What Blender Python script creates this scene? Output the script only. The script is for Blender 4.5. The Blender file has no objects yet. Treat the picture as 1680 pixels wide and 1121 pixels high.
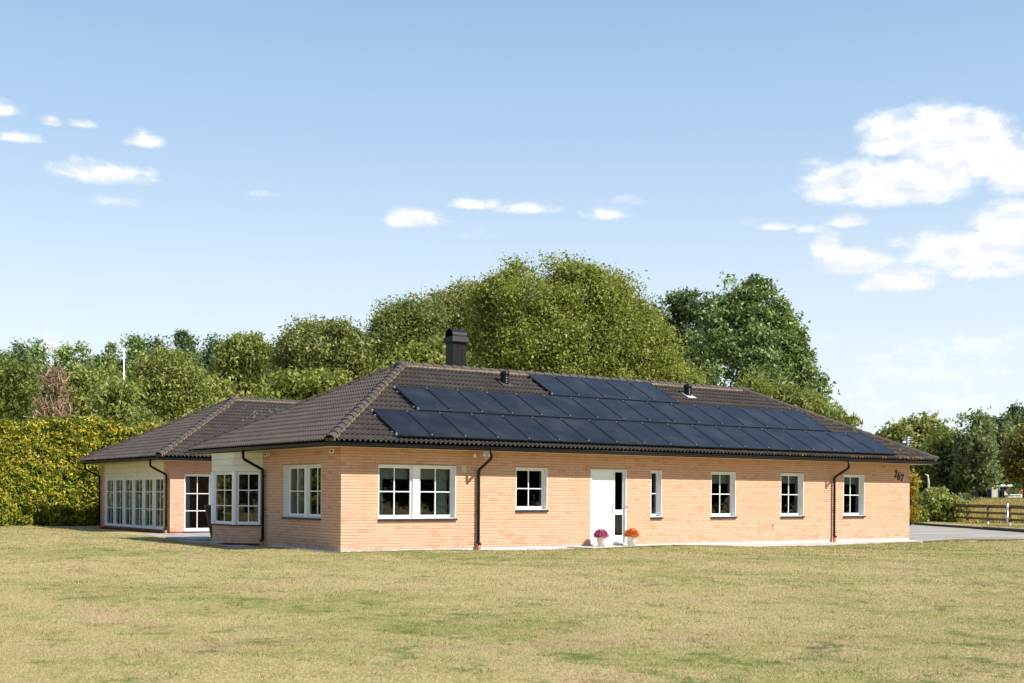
import bpy, math, random
import numpy as np
from mathutils import Matrix, Vector, Euler

random.seed(7); RNG = np.random.default_rng(11)
PI = math.pi; R = math.radians
S = bpy.context.scene; COL = S.collection

# ------------------------------------------------------------------ camera
F, HY, ROLL, YAW = 2054.3, 812.8, 0.0062, 0.6102
CAM = np.array([-14.858, -28.933, 1.444])
cd = bpy.data.cameras.new('camera'); cam = bpy.data.objects.new('camera', cd); COL.objects.link(cam)
cd.sensor_width = 36; cd.lens = F/1680*36
cd.shift_y = (HY-560.5)/1680; cd.clip_start = .1; cd.clip_end = 5000
cam.matrix_world = Matrix.Translation(CAM) @ Matrix.Rotation(-YAW, 4, 'Z') @ Matrix.Rotation(R(90), 4, 'X') @ Matrix.Rotation(ROLL, 4, 'Z')
S.camera = cam

# ------------------------------------------------------------------ light
TO_SUN = Vector((.48, -1, .97)).normalized()
EXPO = .72
S.view_settings.view_transform = 'Standard'; S.view_settings.look = 'None'
S.view_settings.exposure = EXPO; S.view_settings.gamma = 1
S.view_settings.use_curve_mapping = False
sl = bpy.data.lights.new('sun', 'SUN'); sl.energy = 4.75; sl.angle = R(.53); sl.color = (1, .95, .87)
so = bpy.data.objects.new('sun', sl); COL.objects.link(so)
so.rotation_euler = TO_SUN.to_track_quat('Z', 'Y').to_euler(); so.location = (0, 0, 60)
S.render.engine = 'CYCLES'; S.cycles.use_denoising = True
S.cycles.max_bounces = 8; S.cycles.transparent_max_bounces = 12

def ray(u, v):
    a, b = u-840, v-HY; c, s = math.cos(ROLL), math.sin(ROLL)
    x = a*c+b*s; y = -a*s+b*c
    return np.array([math.sin(YAW)+x/F*math.cos(YAW), math.cos(YAW)-x/F*math.sin(YAW), -y/F])
def at(u, v, d): return CAM+ray(u, v)*d
def depth_of(x, y): return (x-CAM[0])*math.sin(YAW)+(y-CAM[1])*math.cos(YAW)

# ------------------------------------------------------------------ node helpers
class NT:
    def __init__(s, tree): s.t = tree; s.n = tree.nodes; s.n.clear()
    def new(s, typ, **kw):
        nd = s.n.new(typ)
        for k, v in kw.items(): setattr(nd, k, v)
        return nd
    def put(s, sock, v):
        if isinstance(v, bpy.types.NodeSocket): s.t.links.new(v, sock)
        elif isinstance(v, (tuple, list)) and len(v) == 3 and sock.type == 'RGBA': sock.default_value = (*v, 1)
        else: sock.default_value = v
    def math(s, op, a, b=0., c=None, clamp=False):
        nd = s.new('ShaderNodeMath', operation=op, use_clamp=clamp)
        s.put(nd.inputs[0], a); s.put(nd.inputs[1], b)
        if c is not None: s.put(nd.inputs[2], c)
        return nd.outputs[0]
    def mix(s, f, a, b, blend='MIX'):
        nd = s.new('ShaderNodeMix', data_type='RGBA', blend_type=blend)
        s.put(nd.inputs[0], f); s.put(nd.inputs[6], a); s.put(nd.inputs[7], b); return nd.outputs[2]
    def ramp(s, f, lo, hi, a=0., b=1.):
        nd = s.new('ShaderNodeMapRange', interpolation_type='SMOOTHSTEP')
        s.put(nd.inputs[0], f); s.put(nd.inputs[1], lo); s.put(nd.inputs[2], hi); s.put(nd.inputs[3], a); s.put(nd.inputs[4], b)
        return nd.outputs[0]
    def noise(s, vec, scale, detail=4, rough=.55, dist=0.):
        nd = s.new('ShaderNodeTexNoise'); s.put(nd.inputs['Vector'], vec)
        nd.inputs['Scale'].default_value = scale; nd.inputs['Detail'].default_value = detail
        nd.inputs['Roughness'].default_value = rough; nd.inputs['Distortion'].default_value = dist
        return nd.outputs[0]
    def pos(s): return s.new('ShaderNodeNewGeometry').outputs['Position']
    def attr(s, name): return s.new('ShaderNodeAttribute', attribute_name=name).outputs['Fac']
    def rnd(s):
        a = s.attr('rnd'); o = s.new('ShaderNodeObjectInfo').outputs['Random']
        return s.math('FRACT', s.math('ADD', a, o))
    def scalev(s, v, sc):
        nd = s.new('ShaderNodeVectorMath', operation='MULTIPLY'); s.put(nd.inputs[0], v); nd.inputs[1].default_value = sc
        return nd.outputs[0]
    def bsdf(s, col, rough=.6, spec=.4, metal=0., bump=None, bs=.3, bd=.02):
        b = s.new('ShaderNodeBsdfPrincipled')
        s.put(b.inputs['Base Color'], col); s.put(b.inputs['Roughness'], rough)
        b.inputs['Specular IOR Level'].default_value = spec; s.put(b.inputs['Metallic'], metal)
        if bump is not None:
            bn = s.new('ShaderNodeBump'); bn.inputs['Strength'].default_value = bs; bn.inputs['Distance'].default_value = bd
            s.put(bn.inputs['Height'], bump); s.put(b.inputs['Normal'], bn.outputs[0])
        return b.outputs[0]
    def out(s, sh):
        o = s.new('ShaderNodeOutputMaterial'); s.t.links.new(sh, o.inputs[0])

def newmat(name):
    m = bpy.data.materials.new(name); m.use_nodes = True
    return m, NT(m.node_tree)
def mat(name, c1, c2=None, scale=6., rough=.6, spec=.4, metal=0., bs=.0, bscale=40., amt=1.):
    m, n = newmat(name)
    c2 = c2 or tuple(x*.8 for x in c1)
    p = n.pos(); nz = n.noise(p, scale, 5)
    col = n.mix(n.math('MULTIPLY', n.ramp(nz, .35, .65), amt), c1, c2)
    n.out(n.bsdf(col, rough, spec, metal, n.noise(p, bscale, 3) if bs else None, bs)); return m

# ------------------------------------------------------------------ world: nishita sky + procedural clouds
W = bpy.data.worlds.new('World'); S.world = W; W.use_nodes = True
wn = NT(W.node_tree)
sky = wn.new('ShaderNodeTexSky', sky_type='NISHITA', sun_disc=False)
sky.sun_elevation = math.asin(TO_SUN.z); sky.sun_rotation = math.atan2(TO_SUN.x, TO_SUN.y)
sky.air_density = 1.0; sky.dust_density = .6; sky.ozone_density = 1.6; sky.altitude = 0
SKY_STR = .094
gen = wn.new('ShaderNodeTexCoord').outputs['Generated']
sep = wn.new('ShaderNodeSeparateXYZ'); wn.put(sep.inputs[0], gen)
gx, gy, gzz = sep.outputs
az = wn.math('ARCTAN2', gx, gy)
el = wn.math('DIVIDE', gzz, wn.math('SQRT', wn.math('ADD', wn.math('MULTIPLY', gx, gx), wn.math('MULTIPLY', gy, gy))))
cv = wn.new('ShaderNodeCombineXYZ'); wn.put(cv.inputs[0], az); wn.put(cv.inputs[1], wn.math('MULTIPLY', el, 1.7)); cvv = cv.outputs[0]
CLOUDS = [ # u, v, ru, rv (photo directions), weight
 (6,178,36,17,1.34),(30,224,46,14,1.23),(82,201,22,9,0.9),(132,203,28,9,1.01),(238,229,42,18,1.46),(170,282,88,26,1.57),(682,357,56,21,1.46),(780,334,48,12,1.23),(868,342,58,12,1.23),(995,348,38,17,1.01),(1540,222,88,66,2.73),(1460,222,66,46,2.21),(1610,240,76,70,2.73),(1530,280,100,50,2.47),(1430,292,80,42,1.95),(1355,300,56,42,1.69),(1670,270,60,60,2.21),(1490,318,110,24,1.3),(1460,205,40,30,1.82),(1475,458,80,28,2.47),(1405,430,70,30,1.95),(1354,402,30,36,1.69),(1390,362,40,15,1.56),(1275,370,36,11,1.3),(1330,377,34,10,0.91),(1600,408,130,40,1.95),(1665,360,80,40,2.08),(1530,395,52,24,1.3),(1640,440,90,22,1.43),(1475,398,24,12,0.91),(80,566,36,20,1.12),(-300,260,120,40,1.57),(-700,180,160,50,1.57),(-520,420,100,22,1.23),(2050,260,200,80,1.79),(2300,420,160,40,1.34),(2700,200,260,90,1.79),(500,-500,200,70,1.57),(1300,-420,240,90,1.95),(2000,-300,160,60,1.57),(-200,-300,160,60,1.46)]
fld = None
nz1 = wn.noise(cvv, 40., 9, .60, .15); nz2 = wn.noise(cvv, 15., 4, .6)
off = wn.new('ShaderNodeVectorMath', operation='ADD'); wn.put(off.inputs[0], cvv); off.inputs[1].default_value = (.006, .013, 0)
nzu = wn.noise(off.outputs[0], 40., 9, .60, .15)
for (u, v, ru, rv, w) in CLOUDS:
    r0 = ray(u, v); a0 = math.atan2(r0[0], r0[1]); h = math.hypot(r0[0], r0[1]); e0 = r0[2]/h
    r1 = ray(u+ru, v); ra = abs(math.atan2(r1[0], r1[1])-a0); r2 = ray(u, v-rv); re = abs(r2[2]/h-e0)
    dx = wn.math('DIVIDE', wn.math('SUBTRACT', az, a0), ra); dy = wn.math('DIVIDE', wn.math('SUBTRACT', el, e0-re*.25), re); dy = wn.math('MAXIMUM', wn.math('MULTIPLY', dy, .85), wn.math('MULTIPLY', dy, -1.7))
    d2 = wn.math('ADD', wn.math('MULTIPLY', dx, dx), wn.math('MULTIPLY', dy, dy))
    g = wn.math('MULTIPLY', wn.math('SUBTRACT', 1., wn.math('SQRT', d2)), w)
    fld = g if fld is None else wn.math('SMOOTH_MAX', fld, g, .25)
fld = wn.math('MAXIMUM', fld, -1.5)
nsum = wn.math('SUBTRACT', wn.math('ADD', wn.math('MULTIPLY', nz1, .62), wn.math('MULTIPLY', nz2, .38)), .5)
dens = wn.math('ADD', fld, wn.math('MULTIPLY', nsum, 3.3))
alpha = wn.math('MULTIPLY', wn.ramp(dens, -.2, 1.05), wn.ramp(fld, -.85, -.1))
WISPS = [(185,332,40,9,1.),(785,383,34,10,1.),(430,318,40,7,1.),(1600,560,150,22,1.),(1530,610,150,26,1.),(1400,640,120,24,1.),(1300,560,70,18,1.),(1440,584,60,14,1.6),(1560,660,140,30,1.),(1020,330,40,10,1.),(1230,365,40,8,1.2)]
wf_ = None
for (u, v, ru, rv, w) in WISPS:
    r0 = ray(u, v); a0 = math.atan2(r0[0], r0[1]); e0 = r0[2]/math.hypot(r0[0], r0[1])
    dx = wn.math('DIVIDE', wn.math('SUBTRACT', az, a0), ru/F); dy = wn.math('DIVIDE', wn.math('SUBTRACT', el, e0), rv/F)
    g = wn.math('MULTIPLY', wn.math('SUBTRACT', 1., wn.math('SQRT', wn.math('ADD', wn.math('MULTIPLY', dx, dx), wn.math('MULTIPLY', dy, dy)))), w)
    wf_ = g if wf_ is None else wn.math('MAXIMUM', wf_, g)
wisp = wn.math('MULTIPLY', wn.ramp(wn.math('ADD', wn.math('MAXIMUM', wf_, -1.), wn.math('MULTIPLY', nsum, 5.)), -.1, 1.3), .42)
alpha = wn.math('MAXIMUM', alpha, wisp)
shade = wn.ramp(wn.math('ADD', wn.math('SUBTRACT', nz1, nzu), wn.math('MULTIPLY', wn.math('SUBTRACT', wn.noise(cvv, 9., 3, .5), .52), .35)), -.12, .07)
thick = wn.ramp(dens, .5, 1.5)
ccol = wn.mix(wn.math('MULTIPLY', wn.math('SUBTRACT', 1., shade), .8), (1., 1., 1.), (.74, .785, .85))
hor = wn.mix(wn.ramp(el, -.02, .16), (6.2, 6.5, 6.75), (5.5, 6.25, 6.8))
up1 = wn.mix(wn.ramp(el, .10, .30), hor, (3.35, 4.65, 6.25)); up2 = wn.mix(wn.ramp(el, .24, .50), up1, (1.95, 3.2, 5.2))
skycol = wn.mix(.80, sky.outputs[0], wn.mix(wn.ramp(el, .5, 2.), up2, (1.5, 2.6, 4.9)))
b1 = wn.new('ShaderNodeBackground'); wn.put(b1.inputs[0], skycol); b1.inputs[1].default_value = SKY_STR
b2 = wn.new('ShaderNodeBackground'); wn.put(b2.inputs[0], ccol); b2.inputs[1].default_value = .68
mx = wn.new('ShaderNodeMixShader'); wn.put(mx.inputs[0], wn.math('MULTIPLY', alpha, .96)); wn.t.links.new(b1.outputs[0], mx.inputs[1]); wn.t.links.new(b2.outputs[0], mx.inputs[2])
wo = wn.new('ShaderNodeOutputWorld'); wn.t.links.new(mx.outputs[0], wo.inputs[0])

# ------------------------------------------------------------------ geometry helpers
def link(o, parent=None, M=None):
    COL.objects.link(o)
    if parent is not None: o.parent = parent
    if M is not None: o.matrix_local = M
    return o
def tag(o, label=None, cat=None, group=None, kind=None):
    if label: o['label'] = label
    if cat: o['category'] = cat
    if group: o['group'] = group
    if kind: o['kind'] = kind
    return o
def thing(name, label, cat, loc=(0, 0, 0), rz=0., group=None):
    o = bpy.data.objects.new(name, None); o.empty_display_size = .2
    o.location = loc; o.rotation_euler = (0, 0, rz); COL.objects.link(o)
    return tag(o, label, cat, group)
def copy_tree(o, parent=None):
    c = o.copy(); COL.objects.link(c)
    if parent is not None: c.parent = parent
    for ch in list(o.children): copy_tree(ch, c)
    return c
def frame(o, ang): return Matrix.Translation(o) @ Matrix.Rotation(ang, 4, 'Z')

class MB:
    def __init__(s, M=None): s.v = []; s.f = []; s.r = []; s.sm = []; s.M = M
    def P(s, p): s.v.append(tuple(s.M @ Vector(p)) if s.M is not None else tuple(p)); return len(s.v)-1
    def face(s, pts, r=None, smooth=False):
        s.f.append([s.P(p) for p in pts]); s.r.append(random.random() if r is None else r); s.sm.append(smooth); return s
    def box(s, x0, x1, y0, y1, z0, z1, r=None, skip=()):
        r = random.random() if r is None else r
        b = [s.P(p) for p in ((x0,y0,z0),(x1,y0,z0),(x1,y1,z0),(x0,y1,z0),(x0,y0,z1),(x1,y0,z1),(x1,y1,z1),(x0,y1,z1))]
        for k, q in (('f',(0,1,5,4)),('r',(1,2,6,5)),('b',(2,3,7,6)),('l',(3,0,4,7)),('t',(4,5,6,7)),('d',(3,2,1,0))):
            if k not in skip: s.f.append([b[i] for i in q]); s.r.append(r); s.sm.append(False)
        return s
    def tube(s, path, rad, seg=10, caps=True, smooth=True):
        path = [Vector(p) for p in path]; rings = []
        rads = rad if isinstance(rad, (list, tuple)) else [rad]*len(path)
        prev = None
        for i, p in enumerate(path):
            t = (path[min(i+1, len(path)-1)]-path[max(i-1, 0)]).normalized()
            if prev is None: a = t.cross(Vector((0, 0, 1)) if abs(t.z) < .9 else Vector((1, 0, 0))).normalized()
            else: a = (prev-t*prev.dot(t)).normalized()
            prev = a; b = t.cross(a)
            rings.append([s.P(p+(a*math.cos(2*PI*k/seg)+b*math.sin(2*PI*k/seg))*rads[i]) for k in range(seg)])
        rr = random.random()
        for i in range(len(rings)-1):
            for k in range(seg):
                s.f.append([rings[i][k], rings[i][(k+1) % seg], rings[i+1][(k+1) % seg], rings[i+1][k]]); s.r.append(rr); s.sm.append(smooth)
        if caps:
            s.f.append(rings[0][::-1]); s.f.append(rings[-1][:]); s.r += [rr, rr]; s.sm += [False, False]
        return s
    def lathe(s, prof, seg=20, c=(0, 0, 0), smooth=True, caps=True):
        rings = [[s.P((c[0]+r*math.cos(2*PI*k/seg), c[1]+r*math.sin(2*PI*k/seg), c[2]+z)) for k in range(seg)] for r, z in prof]
        rr = random.random()
        for i in range(len(rings)-1):
            for k in range(seg):
                s.f.append([rings[i][k], rings[i][(k+1) % seg], rings[i+1][(k+1) % seg], rings[i+1][k]]); s.r.append(rr); s.sm.append(smooth)
        if caps:
            s.f.append(rings[0][::-1]); s.f.append(rings[-1][:]); s.r += [rr, rr]; s.sm += [False, False]
        return s
    def data(s, name, m):
        me = bpy.data.meshes.new(name); me.from_pydata(s.v, [], s.f)
        at_ = me.attributes.new('rnd', 'FLOAT', 'FACE'); at_.data.foreach_set('value', np.array(s.r, np.float32))
        me.polygons.foreach_set('use_smooth', np.array(s.sm, bool)); me.materials.append(m); me.update(); return me
    def build(s, name, m, parent=None, M=None):
        return link(bpy.data.objects.new(name, s.data(name, m)), parent, M)

def np_mesh(name, verts, faces, m, rnd=None, smooth=False):
    """verts Nx3, faces MxK (K const)"""
    me = bpy.data.meshes.new(name); n, (k, q) = len(verts), faces.shape
    me.vertices.add(n); me.vertices.foreach_set('co', np.ascontiguousarray(verts, np.float32).ravel())
    me.loops.add(k*q); me.loops.foreach_set('vertex_index', np.ascontiguousarray(faces, np.int32).ravel())
    me.polygons.add(k); me.polygons.foreach_set('loop_start', np.arange(k, dtype=np.int32)*q)
    if smooth: me.polygons.foreach_set('use_smooth', np.ones(k, bool))
    if rnd is not None:
        a = me.attributes.new('rnd', 'FLOAT', 'FACE'); a.data.foreach_set('value', np.ascontiguousarray(rnd, np.float32))
    me.materials.append(m); me.update(calc_edges=True); return me

# ------------------------------------------------------------------ materials
def brick_mat():
    m, n = newmat('brick_clay'); r = n.rnd(); p = n.pos()
    c = n.mix(r, (.60, .352, .236), (.635, .388, .268))
    c = n.mix(n.ramp(n.math('FRACT', n.math('MULTIPLY', r, 7.3)), .82, 1.), c, (.53, .285, .165))
    big = n.noise(p, .55, 3)
    c = n.mix(n.math('MULTIPLY', n.ramp(big, .4, .7), .35), c, (.565, .325, .205))
    sz = n.new('ShaderNodeSeparateXYZ'); n.put(sz.inputs[0], p)
    dirt = n.math('MULTIPLY', n.ramp(sz.outputs[2], .02, .38, 1., 0.), n.ramp(n.noise(n.scalev(p, (1, 1, .5)), 3.2, 5, .65), .42, .66))
    c = n.mix(n.math('MULTIPLY', dirt, .45), c, (.33, .21, .13))
    strk = n.ramp(n.noise(n.scalev(p, (1, 1, .07)), 2.4, 4, .6), .60, .72)
    c = n.mix(n.math('MULTIPLY', strk, .22), c, (.44, .26, .155))
    fine = n.noise(p, 60, 3)
    c = n.mix(n.math('MULTIPLY', n.ramp(fine, .4, .75), .25), c, (.49, .27, .16))
    n.out(n.bsdf(c, .85, .2, 0, fine, .35, .004)); return m
M_BRICK = brick_mat()
M_MORTAR = mat('mortar', (.38, .26, .178), (.32, .22, .15), 12, .95, .1)
M_WHITE = mat('white_paint', (.80, .80, .79), (.76, .76, .75), 2, .38, .4)
M_DOOR = mat('door_paint', (.82, .82, .81), (.80, .80, .79), 1, .35, .4)
M_CREAM = mat('cream_boards', (.72, .67, .52), (.66, .61, .46), 3, .55, .3)
M_SOFFIT = mat('soffit_boards', (.62, .52, .36), (.55, .45, .30), 3, .6, .3)
M_BLACK = mat('black_metal', (.007, .007, .008), (.010, .010, .011), 3, .3, .22)
M_SILL = mat('dark_sill_metal', (.018, .019, .022), (.024, .025, .028), 3, .38, .35)
M_CHIM = mat('chimney_sheet_metal', (.010, .009, .0095), (.012, .011, .0115), 2, .45, .18)
M_PLINTH = mat('plinth_render', (.56, .54, .50), (.44, .42, .39), 4, .85, .2, bs=.4)
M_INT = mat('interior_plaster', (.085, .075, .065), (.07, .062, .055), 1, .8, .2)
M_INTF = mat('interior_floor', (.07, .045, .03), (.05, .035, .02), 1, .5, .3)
M_ORANGE = mat('orange_plastic', (.42, .12, .05), (.36, .10, .045), 3, .5)
M_STEEL = mat('galvanised_steel', (.62, .63, .64), (.5, .51, .52), 8, .35, .5, .8)
M_SILVER = mat('aluminium_clamp', (.5, .5, .51), (.45, .45, .46), 8, .3, .5, .6)
M_CERAMIC = mat('glazed_white_pot', (.72, .68, .62), (.62, .58, .52), 9, .35, .5)
M_CONC = mat('concrete', (.52, .48, .43), (.42, .39, .35), 3, .9, .2, bs=.3)
M_WOODBR = mat('brown_wicker', (.13, .055, .025), (.09, .035, .015), 30, .6)
M_FENCE = mat('brown_fence_paint', (.17, .075, .042), (.125, .054, .032), 4, .7)
M_BARK = mat('bark', (.13, .10, .075), (.08, .062, .048), 5, .9, .1, bs=.6)
M_BIRCH = mat('birch_bark', (.66, .62, .55), (.25, .22, .19), 5, .8, .1)
M_CURT = mat('pale_curtain', (.60, .62, .56), (.5, .53, .47), 9, .8, .1)
M_BLIND = mat('roller_blind', (.46, .47, .40), (.42, .43, .36), 6, .8, .1)
M_BEIGE = mat('beige_plastic', (.58, .52, .42), (.54, .48, .38), 6, .6)
M_RED = mat('red_paint', (.55, .03, .02), (.5, .03, .02), 6, .45)
M_REDWALL = mat('red_boards', (.25, .035, .025), (.2, .03, .02), 3, .8)
M_BLUE = mat('blue_paint', (.03, .06, .22), (.03, .05, .18), 3, .5)
M_GREEN = mat('green_paint', (.02, .18, .13), (.02, .15, .1), 3, .5)
M_CARW = mat('white_car_paint', (.78, .79, .80), (.74, .75, .76), 1, .2, .5)
M_AMBER = mat('amber_plastic', (.80, .22, .01), (.72, .18, .01), 3, .3)
M_PEBBLE = mat('pebbles', (.55, .52, .48), (.30, .28, .26), 9, .8, .2)
M_SOIL = mat('dark_kerb_timber', (.10, .078, .062), (.07, .056, .046), 4, .9, .1)

def tile_mat():
    m, n = newmat('concrete_roof_tile'); r = n.rnd(); p = n.pos()
    c = n.mix(r, (.068, .054, .046), (.088, .070, .060))
    c = n.mix(n.math('MULTIPLY', n.ramp(n.noise(p, .8, 4), .42, .66), .5), c, (.055, .045, .040))
    sepx = n.new('ShaderNodeSeparateXYZ'); n.put(sepx.inputs[0], p)
    # lichen: orange crust, thicker towards the older right-hand eave
    bias = n.ramp(sepx.outputs[0], 3., 21., -.06, .09)
    lowe = n.ramp(sepx.outputs[2], 2.75, 3.05, .10, .0)
    l = n.math('ADD', n.math('ADD', n.noise(p, 5., 6, .68), bias), lowe)
    c = n.mix(n.ramp(l, .70, .80, 0, .8), c, (.50, .26, .045))
    l2 = n.noise(p, 22., 4, .6)
    c = n.mix(n.ramp(l2, .64, .74, 0, .4), c, (.20, .165, .12))
    n.out(n.bsdf(c, .8, .25, 0, n.noise(p, 70, 2), .3, .004)); return m
M_TILE = tile_mat()
def cap_mat():
    m, n = newmat('ridge_tile_concrete'); r = n.rnd(); p = n.pos()
    c = n.mix(r, (.060, .049, .042), (.080, .066, .057))
    c = n.mix(n.ramp(n.noise(p, 4., 5, .65), .63, .72, 0, .6), c, (.34, .21, .07))
    n.out(n.bsdf(c, .8, .25, 0, n.noise(p, 60, 2), .3, .004)); return m
M_CAP = cap_mat()
M_MORTB = mat('hip_bedding_mortar', (.28, .20, .10), (.16, .13, .10), 9, .9, .1)
M_DROP = mat('bleached_lichen', (.6, .58, .55), (.5, .48, .45), 9, .8)

def glass_mat(name, tint=(.93, .96, .95), base=.05):
    m, n = newmat(name)
    fr = n.new('ShaderNodeFresnel'); fr.inputs[0].default_value = 1.62
    f = n.math('MULTIPLY_ADD', fr.outputs[0], 1.25, base-.05, clamp=True)
    t = n.new('ShaderNodeBsdfTransparent'); n.put(t.inputs[0], tint)
    g = n.new('ShaderNodeBsdfGlossy'); g.inputs['Roughness'].default_value = .0; n.put(g.inputs[0], (.95, .97, 1))
    p = n.pos(); bn = n.new('ShaderNodeBump'); bn.inputs['Strength'].default_value = .05; bn.inputs['Distance'].default_value = .01
    n.put(bn.inputs['Height'], n.noise(p, 1.6, 1)); n.put(g.inputs['Normal'], bn.outputs[0])
    mx = n.new('ShaderNodeMixShader'); n.put(mx.inputs[0], f); n.put(mx.inputs[1], t.outputs[0]); n.put(mx.inputs[2], g.outputs[0])
    n.out(mx.outputs[0]); return m
M_GLASS = glass_mat('window_glass', (.72, .78, .75))

def solar_mat():
    m, n = newmat('solar_cells'); p = n.new('ShaderNodeTexCoord').outputs['Object']
    s = n.new('ShaderNodeSeparateXYZ'); n.put(s.inputs[0], p)
    def lines(v, pitch, w):
        fr = n.math('FRACT', n.math('DIVIDE', v, pitch)); d = n.math('ABSOLUTE', n.math('SUBTRACT', fr, .5))
        return n.math('GREATER_THAN', d, .5-w)
    g = n.math('MAXIMUM', lines(s.outputs[0], .1715, .012), lines(s.outputs[1], .168, .012))
    bb = lines(s.outputs[1], .0186, .06)
    r = n.new('ShaderNodeObjectInfo').outputs['Random']
    c = n.mix(r, (.0045, .0048, .0085), (.006, .0065, .012))
    c = n.mix(n.math('MULTIPLY', bb, .25), c, (.05, .052, .06))
    c = n.mix(g, c, (.006, .006, .008))
    dust = n.noise(n.pos(), 1.2, 5, .6)
    c = n.mix(n.ramp(dust, .35, .8, .0, .05), c, (.35, .33, .3))
    b = n.new('ShaderNodeBsdfPrincipled'); n.put(b.inputs['Base Color'], c); b.inputs['Roughness'].default_value = .16
    b.inputs['Specular IOR Level'].default_value = .10; n.out(b.outputs[0]); return m
M_SOLAR = solar_mat()
M_PFRAME = mat('black_anodised_frame', (.007, .007, .008), (.009, .009, .010), 3, .5, .15)
M_PFRONT = M_PFRAME

def grass_cols(n, p, v):
    """dry summer lawn colour at ground position p; v = per-blade variation"""
    flat = n.scalev(p, (1, 1, 0))
    big = n.noise(flat, .16, 3, .5, .3); mid = n.noise(n.scalev(flat, (1, .55, 1)), .9, 4, .6); fine = n.noise(flat, 5., 4, .65)
    straw = n.mix(v, (.28, .215, .09), (.58, .47, .235))
    olive = n.mix(v, (.155, .16, .045), (.40, .375, .135))
    green = n.mix(v, (.085, .125, .03), (.155, .195, .05))
    pink = n.mix(v, (.27, .185, .10), (.56, .40, .235))
    t = n.math('ADD', n.math('MULTIPLY', big, .34), n.math('ADD', n.math('MULTIPLY', mid, .34), n.math('MULTIPLY', fine, .32)))
    c = n.mix(n.ramp(t, .44, .60), straw, olive)
    brn = n.noise(flat, .65, 6, .7)
    c = n.mix(n.ramp(brn, .515, .645, 0, .75), c, pink)
    tuft = n.noise(n.scalev(flat, (1, .9, 1)), 1.7, 7, .78)
    c = n.mix(n.ramp(n.math('ADD', tuft, n.math('MULTIPLY', n.math('SUBTRACT', big, .5), .30)), .53, .65, 0, .85), c, green)
    return c
def lawn_mat():
    m, n = newmat('lawn_soil_and_thatch'); p = n.pos()
    v = n.ramp(n.noise(p, 34., 3, .7), .3, .7); c = grass_cols(n, p, v)
    c = n.mix(n.ramp(n.noise(n.scalev(p, (1, 1, 0)), 16., 4, .7), .5, .75, 0, .45), c, (.19, .155, .075))  # fine dark specks: small shadows in the turf put into the colour
    soil = n.noise(n.scalev(p, (.8, 1.2, 0)), .42, 5, .7)
    c = n.mix(n.ramp(soil, .635, .69, 0, .8), c, (.10, .075, .05))
    n.out(n.bsdf(c, .95, .1, 0, n.noise(p, 30., 4, .7), .9, .03)); return m
M_LAWN = lawn_mat()
def blade_mat():
    m, n = newmat('grass_blade'); p = n.pos(); c = grass_cols(n, p, n.attr('rnd'))
    d = n.new('ShaderNodeBsdfDiffuse'); n.put(d.inputs[0], c); t = n.new('ShaderNodeBsdfTranslucent'); n.put(t.inputs[0], c)
    mx = n.new('ShaderNodeMixShader'); mx.inputs[0].default_value = .3; n.put(mx.inputs[1], d.outputs[0]); n.put(mx.inputs[2], t.outputs[0]); n.out(mx.outputs[0]); return m
M_BLADE = blade_mat()
def leaf_mat(name, cols, trans=.38, gloss=.25):
    m, n = newmat(name); r = n.rnd()
    c = n.mix(n.ramp(r, 0, .55), cols[0], cols[1]); c = n.mix(n.ramp(r, .5, 1.), c, cols[2])
    b = n.bsdf(c, .5, gloss)
    t = n.new('ShaderNodeBsdfTranslucent'); n.put(t.inputs[0], n.mix(.5, c, (.30, .34, .04), 'MIX'))
    mx = n.new('ShaderNodeMixShader'); mx.inputs[0].default_value = trans; n.put(mx.inputs[1], b); n.put(mx.inputs[2], t.outputs[0]); n.out(mx.outputs[0]); return m
ML_OAK = leaf_mat('leaf_yellowgreen', ((0.105, 0.145, 0.024), (0.205, 0.24, 0.042), (0.36, 0.36, 0.08)))
ML_OLIVE = leaf_mat('leaf_olive', ((0.105, 0.126, 0.035), (0.21, 0.231, 0.0588), (0.364, 0.364, 0.119)))
ML_POPLAR = leaf_mat('leaf_poplar', ((0.065, 0.115, 0.03), (0.16, 0.235, 0.06), (0.37, 0.44, 0.15)), .25, .5)
ML_DARK = leaf_mat('leaf_dark', ((0.0325, 0.065, 0.0221), (0.0715, 0.1196, 0.039), (0.156, 0.2015, 0.0715)), .22, .4)
ML_BIRCH = leaf_mat('leaf_birch', ((0.11, 0.14, 0.03), (0.245, 0.28, 0.065), (0.41, 0.4, 0.11)))
ML_VIVID = leaf_mat('leaf_vivid', ((0.0743, 0.1053, 0.0243), (0.1553, 0.189, 0.0405), (0.2835, 0.3038, 0.0743)))
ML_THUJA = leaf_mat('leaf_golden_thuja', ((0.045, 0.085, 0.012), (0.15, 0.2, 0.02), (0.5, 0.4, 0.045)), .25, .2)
ML_BROWN = leaf_mat('dead_twigs', ((0.22, 0.15, 0.09), (0.3, 0.21, 0.13), (0.36, 0.26, 0.17)), .05, .1)
ML_AUT = leaf_mat('leaf_autumn', ((0.085, 0.085, 0.02), (0.15, 0.135, 0.03), (0.28, 0.21, 0.045)))
ML_GREY = leaf_mat('leaf_greygreen', ((0.0911, 0.1316, 0.0506), (0.1721, 0.2126, 0.0911), (0.3038, 0.3341, 0.162)))
ML_GOLD = leaf_mat('leaf_gold', ((.22,.16,.02),(.42,.28,.03),(.62,.40,.05)))
ML_TALL = leaf_mat('tall_dry_grass', ((.28, .235, .07), (.46, .35, .12), (.58, .43, .17)), .3, .1)
ML_MAG = leaf_mat('magenta_petals', ((.22, .01, .08), (.42, .03, .17), (.62, .12, .32)), .2, .2)
ML_ORA = leaf_mat('orange_petals', ((.5, .09, .01), (.72, .15, .015), (.85, .25, .03)), .2, .2)
ML_PINK = leaf_mat('pink_petals', ((.5, .08, .2), (.65, .12, .3), (.75, .2, .4)), .2, .2)
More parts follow.
